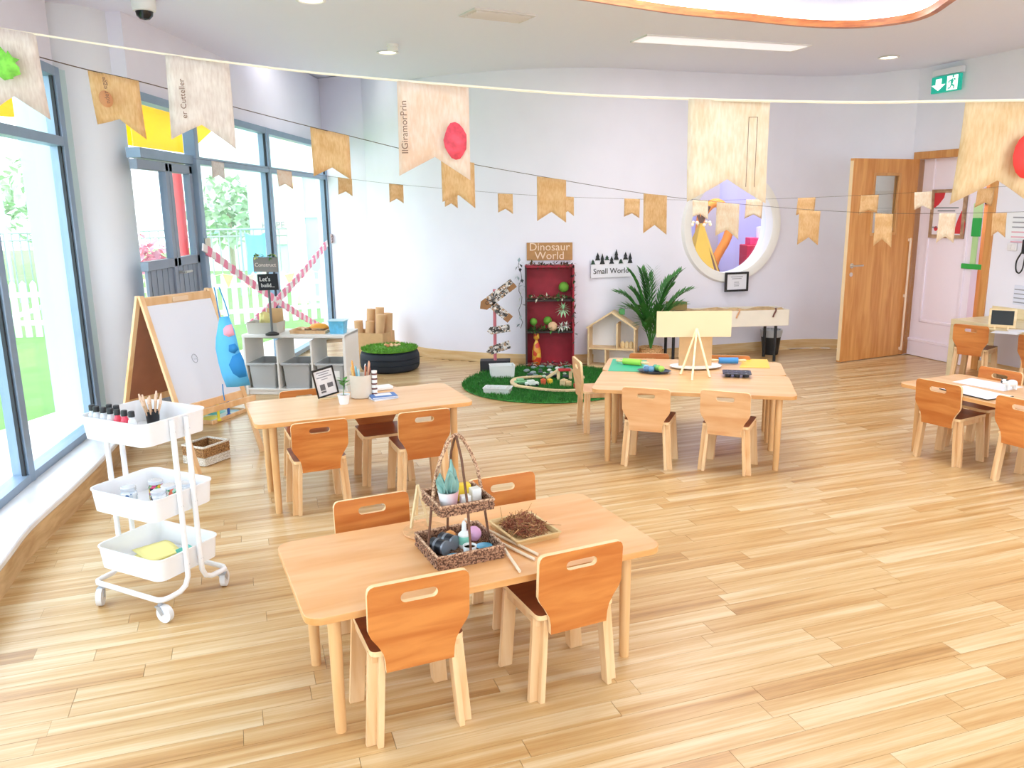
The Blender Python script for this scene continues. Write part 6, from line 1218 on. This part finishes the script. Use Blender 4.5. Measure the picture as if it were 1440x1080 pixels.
t = cth('dome_camera', 'white ceiling camera with black dome', 'camera', 201, -2); mb = MB(); mb.lathe([(.075, 0), (.075, -.05), (.07, -.075), (.055, -.08)], 28); mb.build('housing', pm('cam_white', 'f0efec', .35), t); mb = MB(); mb.lathe([(.056, -.078), (.05, -.105), (.03, -.125), (0, -.13)], 24); mb.build('dome', pm('cam_black', '14181f', .12), t)
# ================================================================ BEYOND THE ROUND WINDOW AND OUTDOORS
LAV = pm('lavender_wall', 'c9c6f2', .8)
mb = MB(); mb.box((3.1, 12.9, 1.5), (4.2, .1, 3.0)); struct(mb.build('wall_playroom_far', LAV, smooth=False)); mb = MB(); mb.box((5.15, 11.3, 1.5), (.1, 3.3, 3.0)); mb.box((1.1, 11.15, 1.5), (.1, 3.5, 3.0)); struct(mb.build('wall_playroom_side', LAV, smooth=False))
mb = MB(); mb.box((3.1, 11.3, -.03), (4.1, 3.3, .04)); struct(mb.build('floor_playroom', pm('play_floor', 'cbb28c', .6), smooth=False)); mb = MB(); mb.box((3.1, 11.3, 2.95), (4.2, 3.3, .06)); struct(mb.build('ceiling_playroom', CEILM, smooth=False))
def dz(px, py, y): return D(px, py, y)
tq_ = D(988, 322, 11.0); tx, ty = tq_.x - .02, 11.0; t = thing('play_teepee', 'mustard and cream teepee with brown poles behind the round window', 'teepee', (tx, ty, 0)); H_ = 1.42
for k in range(5):
    a0, a1 = 2 * PI * k / 5 + .3, 2 * PI * (k + 1) / 5 + .3; c0 = Vector((.62 * math.cos(a0), .62 * math.sin(a0), .012)); c1 = Vector((.62 * math.cos(a1), .62 * math.sin(a1), .012)); top0 = c0 * .05 + Vector((0, 0, H_)); top1 = c1 * .05 + Vector((0, 0, H_))
    mb = MB(); m0, m1 = c0.lerp(top0, .42), c1.lerp(top1, .42); mb.add([c0, c1, m1, m0], [(0, 1, 2, 3)]); mb.build('lower_cloth', pm('teepee_cream', 'c8b49c', .8), t, smooth=False); mb = MB(); mb.add([m0, m1, top1, top0], [(0, 1, 2, 3)]); mb.build('upper_cloth', pm('teepee_mustard', 'd8ae3c', .8), t, smooth=False)
    mb = MB(); e = c0 * 1.03; mb.cyl((e.x, e.y, 0), tuple(Vector((-e.x * .16, -e.y * .16, H_ + .22))), .018, n=8); mb.build('pole', pm('pole_brown', '6b4a38', .7), t)
for k in range(8): mb = MB(); mb.ball((.12 * math.cos(k * .8), .12 * math.sin(k * .8), H_ - .02 + .03 * (k % 2)), .022, 8, 6); mb.build('fairy_light', pm('fairy_cream', 'fff0c0', .5), t)
pts = [D(x, y, 11.9) for x, y in ((985, 312), (992, 296), (1003, 286), (1014, 288), (1024, 302), (1026, 320), (1021, 338), (1012, 354), (1004, 372), (1000, 410))]; q0 = pts[-1].copy(); pts.append(Vector((q0.x, q0.y, .0))); pts = [Vector((pts[0].x - .05, pts[0].y, 0))] + pts
t = thing('orange_play_arch', 'thick orange foam arch behind the round window', 'play arch', (0, 0, 0)); mb = MB(); mb.tube(catmull(pts, 4), .065, 12); mb.build('tube', pm('foam_orange', 'f0922e', .5), t)
a, b = D(1051, 345, 11.6), D(1074, 380, 11.6); t = thing('red_play_cabinet', 'red cabinet with pink boxes on top behind the round window', 'cabinet', (a.x + .2, 11.8, 0)); mb = MB(); mb.box((.05, 0, a.z / 2), (.5, .4, a.z)); mb.build('body', pm('cab_crimson', 'c41f45', .5), t, bevel=.01); mb = MB(); mb.box((.0, 0, a.z + .05), (.28, .25, .1)); mb.build('top_box', pm('cab_pink', 'e8447c', .5), t, bevel=.006)
for k in range(2): mb = MB(); mb.lathe([(.05, 0), (.055, .13), (.05, .15), (.0, .16)], 14, (.02 + .13 * k, -.02, a.z + .1)); mb.build('jar', pm('jar_clearish', 'd4d4f0', .2), t)
mb = MB(); mb.box((0, 0, .15), (.7, .5, .3)); q = D(1033, 380, 10.9); tag(mb.build('foam_block', pm('foam_blue', '2f8fe0', .5), None, (q.x + .55, 11.35, 0), bevel=.03), 'blue foam block behind the round window', 'foam block')
mb = MB(); mb.box((0, 0, 1.1), (.3, .1, 2.2)); q = D(1000, 320, 12.5); tag(mb.build('mirror_panel', pm('panel_grey', 'b9b0b8', .3), None, (q.x, 12.7, 0)), 'tall grey panel behind the orange arch', 'panel')
# ---- outdoors
mb = MB(); mb.add([(-40, -12, -.05), (-1.0, -12, -.05), (-1.0, 40, -.05), (-40, 40, -.05)], [(0, 1, 2, 3)]); lawn = mb.build('lawn', pm('lawn_green', '74a356', .9, var=.12, scale=2), smooth=False); struct(lawn)
mb = MB(); mb.add([(-4.2, -12, -.04), (-2.4, -12, -.04), (-2.6, 14, -.04), (-4.2, 6.0, -.04)], [(0, 1, 2, 3)]); struct(mb.build('path_paving', pm('paving_pale', 'ebe7e2', .8), smooth=False))
mb = MB(); mb.add([(-1.0, -14, -.06), (14, -14, -.06), (14, -3.2, -.06), (-1.0, -3.2, -.06)], [(0, 1, 2, 3)]); struct(mb.build('bounce_paving_rear', MATS['paving_pale'], smooth=False))  # added unseen ground; its pale colour bounces daylight up to the ceiling
FW = pm('fence_white', 'f0f4f4', .6)
def fence(ax, ay, bx, by, n, label, h=.80, w_=.085):
    L = math.hypot(bx - ax, by - ay); t = thing('picket_fence', label, 'fence', (ax, ay, -.05), math.atan2(by - ay, bx - ax)); me = None
    mb = MB(); mb.plate([(-w_ / 2, 0), (w_ / 2, 0), (w_ / 2, h - .05), (0, h), (-w_ / 2, h - .05)], (), .02); me = mb.mesh('picket', FW, False)
    for i in range(n): o = bpy.data.objects.new('picket', me); C.objects.link(o); o.parent = t; o.location = (L * (i + .5) / n, 0, 0)
    for z in (.2, h - .2): mb = MB(); mb.box((L / 2, .025, z), (L, .03, .07)); mb.build('rail', FW, t)
    return t
fence(-9.4, 11.3, -7.5, 11.35, 14, 'white picket fence left of the gate on the lawn'); g_ = fence(-7.35, 11.38, -6.1, 11.5, 9, 'white picket gate with a diagonal brace on the lawn'); mb = MB(); mb.bar((.05, .045, .2), (1.2, .045, .6), .02, .07); mb.build('brace', FW, g_)
for s_ in (-7.42, -6.05): mb = MB(); mb.box((0, 0, .45), (.1, .1, .9)); mb.box((0, 0, .92), (.13, .13, .04)); tag(mb.build('gate_post', FW, None, (s_, 11.38 + (s_ + 7.42) * .1, -.05)), 'square white gate post at the ' + ('fence end' if s_ < -7 else 'lawn corner'), 'post')
fence(-5.9, 11.6, -2.7, 13.2, 24, 'white picket fence behind the paper chains and bunting outside')
def rail(ax, ay, bx, by, n, label, h=1.35):
    L = math.hypot(bx - ax, by - ay); t = thing('metal_railing', label, 'railing', (ax, ay, -.05), math.atan2(by - ay, bx - ax)); RM = pm('railing_grey', 'a8b0b4', .5, .3); mb = MB(); mb.cyl((0, 0, 0), (0, 0, h), .014, n=6); me = mb.mesh('bar', RM)
    for i in range(n): o = bpy.data.objects.new('bar', me); C.objects.link(o); o.parent = t; o.location = (L * i / (n - 1), 0, 0)
    for z in (h, h - .14): mb = MB(); mb.cyl((0, 0, z), (L, 0, z), .018, n=6); mb.build('rail', RM, t)
rail(-12.5, 16, -8.6, 16, 26, 'grey metal railing beyond the picket gate'); rail(-7.4, 16.5, -4.6, 17, 18, 'grey metal railing beyond the paper chains outside')
mb = MB(); mb.cyl((0, 0, 0), (0, 0, 4.6), .035, n=10); tag(mb.build('fence_post', pm('post_mint', 'c4e0d8', .5), None, (-9.55, 15.6, -.05)), 'tall pale green post beyond the railing', 'post')
PALE = [pm('foliage_overexposed_%d' % i, c_, .8, var=.15) for i, c_ in enumerate(('c6d8b8', 'd8e4cc', 'b4cca8'))]  # leaves paled: outdoor overexposure is put into their colour
def tree(x, y, r, h, n, label):
    t = thing('garden_tree', label, 'tree', (x, y, -.05)); mb = MB(); mb.cyl((0, 0, 0), (0, 0, h), .09, .05, 8); mb.build('trunk', pm('trunk_pale', 'b8a890', .8), t)
    for k in range(3):
        mb = MB()
        for i in range(n):
            a = random.random() * 2 * PI; b = math.acos(random.uniform(-1, 1)); rr_ = r * random.random() ** .4; p = (rr_ * math.sin(b) * math.cos(a), rr_ * math.sin(b) * math.sin(a), h + rr_ * .8 * math.cos(b)); leaf(mb, p, (random.uniform(-1, 1), random.uniform(-1, 1), random.uniform(-1, 1)), .3, .2)
        mb.build('foliage', PALE[k], t, smooth=False)['kind'] = 'stuff'
tree(-13.9, 19.5, 1.6, 2.1, 260, 'pale leafy tree furthest along the railing'); tree(-10.3, 19.2, 1.5, 2.0, 260, 'pale leafy tree behind the tall green post'); tree(-7.3, 21.5, 1.2, 1.7, 200, 'pale leafy tree behind the gate')
# shade sails
def sail_mat():
    m_, N, L, b = _new('sail_yellow'); b.inputs['Base Color'].default_value = rgb('ffc400'); b.inputs['Roughness'].default_value = .8; t_ = N.new('ShaderNodeBsdfTranslucent'); t_.inputs[0].default_value = rgb('ffd21a'); x_ = N.new('ShaderNodeMixShader'); x_.inputs[0].default_value = .6
    L.new(b.outputs[0], x_.inputs[1]); L.new(t_.outputs[0], x_.inputs[2]); L.new(x_.outputs[0], N['Material Output'].inputs[0]); return m_
SAILM = sail_mat()
def sail(pts, label):
    q = [D(*p) for p in pts]; c0 = sum(q, Vector()) / len(q); mb = MB(); N_ = len(q); mb.add([c0 - c0 + Vector((0, 0, -.05))] + [p - c0 for p in q], [(0, 1 + i, 1 + (i + 1) % N_) for i in range(N_)]); o = mb.build('shade_sail', SAILM, None, c0); o.modifiers.new('s', 'SOLIDIFY').thickness = .01; tag(o, label, 'shade sail')
sail([(150, 135, 9.0), (235, 128, 8.6), (298, 184, 12.0), (264, 216, 12.6), (170, 203, 12.0)], 'yellow shade sail above the grey glazed door'); sail([(-90, 60, 7.0), (-10, 105, 8.5), (42, 166, 10.0), (-60, 160, 9.4)], 'yellow shade sail beside the pale reveal')
p0 = D(250, 235, 9.6); t = thing('red_pole', 'tall red pole outside the grey glazed door', 'pole', (p0.x - .02, 9.6, -.05)); mb = MB(); mb.cyl((0, 0, 0), (0, 0, 2.15), .055, n=14); mb.build('shaft', pm('pole_red', 'e84a50', .5), t); mb = MB(); mb.lathe([(.12, 0), (.12, .03), (.06, .05)], 14); mb.build('base', pm('pole_base', 'c8ccd0', .5), t)
q = D(61, 365, 12.6); t = thing('closed_parasol', 'closed red parasol behind the picket gate', 'parasol', (q.x, 12.6, -.05)); mb = MB(); mb.cyl((0, 0, 0), (0, 0, 1.5), .02, n=8); mb.build('pole', MATS['pole_base'], t); mb = MB(); mb.lathe([(.11, .45), (.12, .6), (.07, 1.1), (.02, 1.45), (0, 1.5)], 12); mb.build('canopy', MATS['pole_red'], t)
# neighbouring building
def wbox(name, x0, x1, y, yb, z1, mat, label):
    a = D(x0, 300, y).x; b = D(x1, 300, y).x; t = thing(name, label, 'building', ((a + b) / 2, y, -.05)); mb = MB(); mb.box((0, (yb - y) / 2, z1 / 2), (b - a, yb - y, z1)); mb.build('wall', mat, t); return t, b - a
t, W_ = wbox('blue_house', 350, 416, 18., 21., 7., pm('house_blue', 'd2e8f6', .8), 'pale blue building beyond the picket fence')
q = D(388, 320, 17.9); mb = MB(); mb.box((q.x - t.location.x, -.04, q.z), (1.0, .06, .62)); o = mb.build('sign_board', pm('board_beige', 'e6e2d6', .7), t); lettering('HOPE GR', .2, GREYINK, o, (q.x - t.location.x + .1, -.08, q.z + .1)); mb = MB(); mb.box((0, -.02, 6.9), (W_ + .1, .1, .2)); mb.build('parapet', pm('house_trim', 'eef4f8', .7), t)
t, W_ = wbox('cream_column_house', 402, 428, 15.2, 17., 7., pm('house_cream', 'f4ecc4', .8), 'cream pillar of the building next to the window end'); mb = MB(); mb.box((0, .9, 6.9), (W_ + .15, 1.9, .2)); mb.build('cap', MATS['house_trim'], t)
t, W_ = wbox('white_house', 426, 500, 14.4, 18., 7., pm('house_white2', 'f0f1ee', .8), 'white building with tall window next to the cream pillar')
q = D(441, 330, 14.35); mb = MB(); mb.plate([(-.2, -1.1), (.2, -1.1), (.2, 1.1), (-.2, 1.1)], [[(-.14, -1.02), (.14, -1.02), (.14, .35), (-.14, .35)], [(-.14, .42), (.14, .42), (.14, 1.04), (-.14, 1.04)]], .08, T=Matrix.Translation((q.x - t.location.x, -.03, q.z))); mb.build('window_frame', FW, t); mb = MB(); mb.box((q.x - t.location.x, .0, q.z), (.32, .02, 2.1)); mb.build('pane', pm('far_pane', 'b8ccc8', .2), t)
t, W_ = wbox('far_white_house', 262, 352, 24., 27., 5.5, pm('house_white3', 'f4f6f6', .8), 'far white building with a teal framed window'); q = D(296, 312, 23.9); mb = MB(); mb.plate([(-.42, -.3), (.42, -.3), (.42, .3), (-.42, .3)], [[(-.34, -.24), (.34, -.24), (.34, .24), (-.34, .24)]], .08, T=Matrix.Translation((q.x - t.location.x, -.05, q.z))); mb.build('window_frame', pm('teal_frame', '9ccccc', .5), t); mb = MB(); mb.box((q.x - t.location.x, -.02, q.z), (.7, .02, .5)); mb.build('pane', MATS['far_pane'], t)
q = D(351, 356, 12.4); t = thing('hanging_overalls', 'blue overalls hung on a frame beyond the picket fence', 'overalls', (q.x, 12.75, -.05)); BO = pm('overall_blue', '7cc0e8', .7, var=.1); z0 = q.z + .05; mb = MB(); mb.plate([(-.16, .3), (-.08, .26), (.08, .26), (.16, .3), (.14, -.02), (.16, -.34), (.04, -.34), (.0, -.06), (-.04, -.34), (-.16, -.34), (-.14, -.02)], (), .05, T=Matrix.Translation((0, 0, z0))); mb.build('cloth', BO, t, bevel=.01); mb = MB(); mb.cyl((-.24, .04, 0), (-.24, .04, z0 + .36), .015, n=8); mb.cyl((.24, .04, 0), (.24, .04, z0 + .36), .015, n=8); mb.cyl((-.24, .04, z0 + .35), (.24, .04, z0 + .35), .015, n=8); mb.build('frame', pm('rack_grey', '9ab0bc', .5), t)
# triangle bunting on the outdoor fence
t = thing('pennant_string', 'yellow and peach pennants along the outdoor picket fence', 'bunting', (0, 0, 0)); pp = [Vector((-6.0 + 3.3 * i / 24, 11.48 + 1.65 * i / 24, .74 - .06 * math.sin(i * PI / 4) ** 2)) for i in range(25)]; mb = MB(); mb.tube(pp, .006, 5); mb.build('string', TWINE, t)
for i in range(0, 24, 2):
    a, b = pp[i], pp[i + 1]; mb = MB(); mb.add([a, b, (a + b) / 2 + Vector((0, -.02, -.2))], [(0, 1, 2)]); o = mb.build('pennant', pm('pennant_%d' % (i // 2 % 3), ('f8e08a', 'f6c8a8', 'f4f0e0')[i // 2 % 3], .8), t, smooth=False); o.modifiers.new('s', 'SOLIDIFY').thickness = .004
q = D(205, 345, 8.2); t = thing('pink_flower_shrub', 'pink flowering shrub outside the grey glazed door', 'shrub', (q.x - .1, 8.4, -.05)); mb = MB(); mb.cyl((0, 0, 0), (0, 0, 1.1), .02, n=6); mb.build('stem', MATS['trunk_pale'], t); mb = MB()
for i in range(160): a = random.random() * 6.28; b = math.acos(random.uniform(-1, 1)); r = .26 * random.random() ** .4; leaf(mb, (r * math.sin(b) * math.cos(a), r * math.sin(b) * math.sin(a), 1.25 + r * .8 * math.cos(b)), (random.uniform(-1, 1), random.uniform(-1, 1), random.uniform(-1, 1)), .1, .08)
mb.build('blossom', pm('blossom_pink', 'f4a8bc', .7), t, smooth=False)['kind'] = 'stuff'
# ================================================================ LAMPS
area_lamp('coffer_lamp', (1.3, 5.4, CEIL + .40), 2.4, 28, (.91, .95, 1), sy=1.6)
q = P(1010, 60, CEIL); area_lamp('strip_lamp', (q.x, q.y, CEIL - .03), .5, 5, (.92, .95, 1))
def fill_panel(x, y, label, power):  # unseen ceiling panels added to fill the room with light
    t = thing('fill_ceiling_panel', label, 'ceiling light', (x, y, CEIL - .001)); mb = MB(); mb.box((0, 0, -.006), (1.2, .6, .01)); mb.build('diffuser', pm('fill_panel_diffuser', 'ffffff', .5, emit=2.), t)
    mb = MB()
    for s_ in (-1, 1): mb.box((0, s_ * .31, -.008), (1.26, .03, .016)); mb.box((s_ * .615, 0, -.008), (.03, .6, .016))
    mb.build('frame', MATS['strip_frame'], t); area_lamp('fill_panel_lamp', (x, y, CEIL - .03), 1.15, power, (.90, .94, 1), sy=.55)
fill_panel(4.3, 1.6, 'added fill panel light by the right wall, unseen behind the viewer', 38); fill_panel(2.0, -1.4, 'added fill panel light near the added rear window, unseen behind the viewer', 30)
area_lamp('playroom_fill_lamp', (3.1, 11.2, 2.88), 1.6, 26); q = RP(.3, 2.93, -.9); area_lamp('passage_fill_lamp', q, .6, 20, (1, .96, 1))  # both lamps added to brighten playroom and passage, without any fitting

area_lamp('cove_lamp', (-2.15, 9.0, 3.28), 1.6, 2, (1, .98, .95), sy=.3, rot=(0, 0, .9))
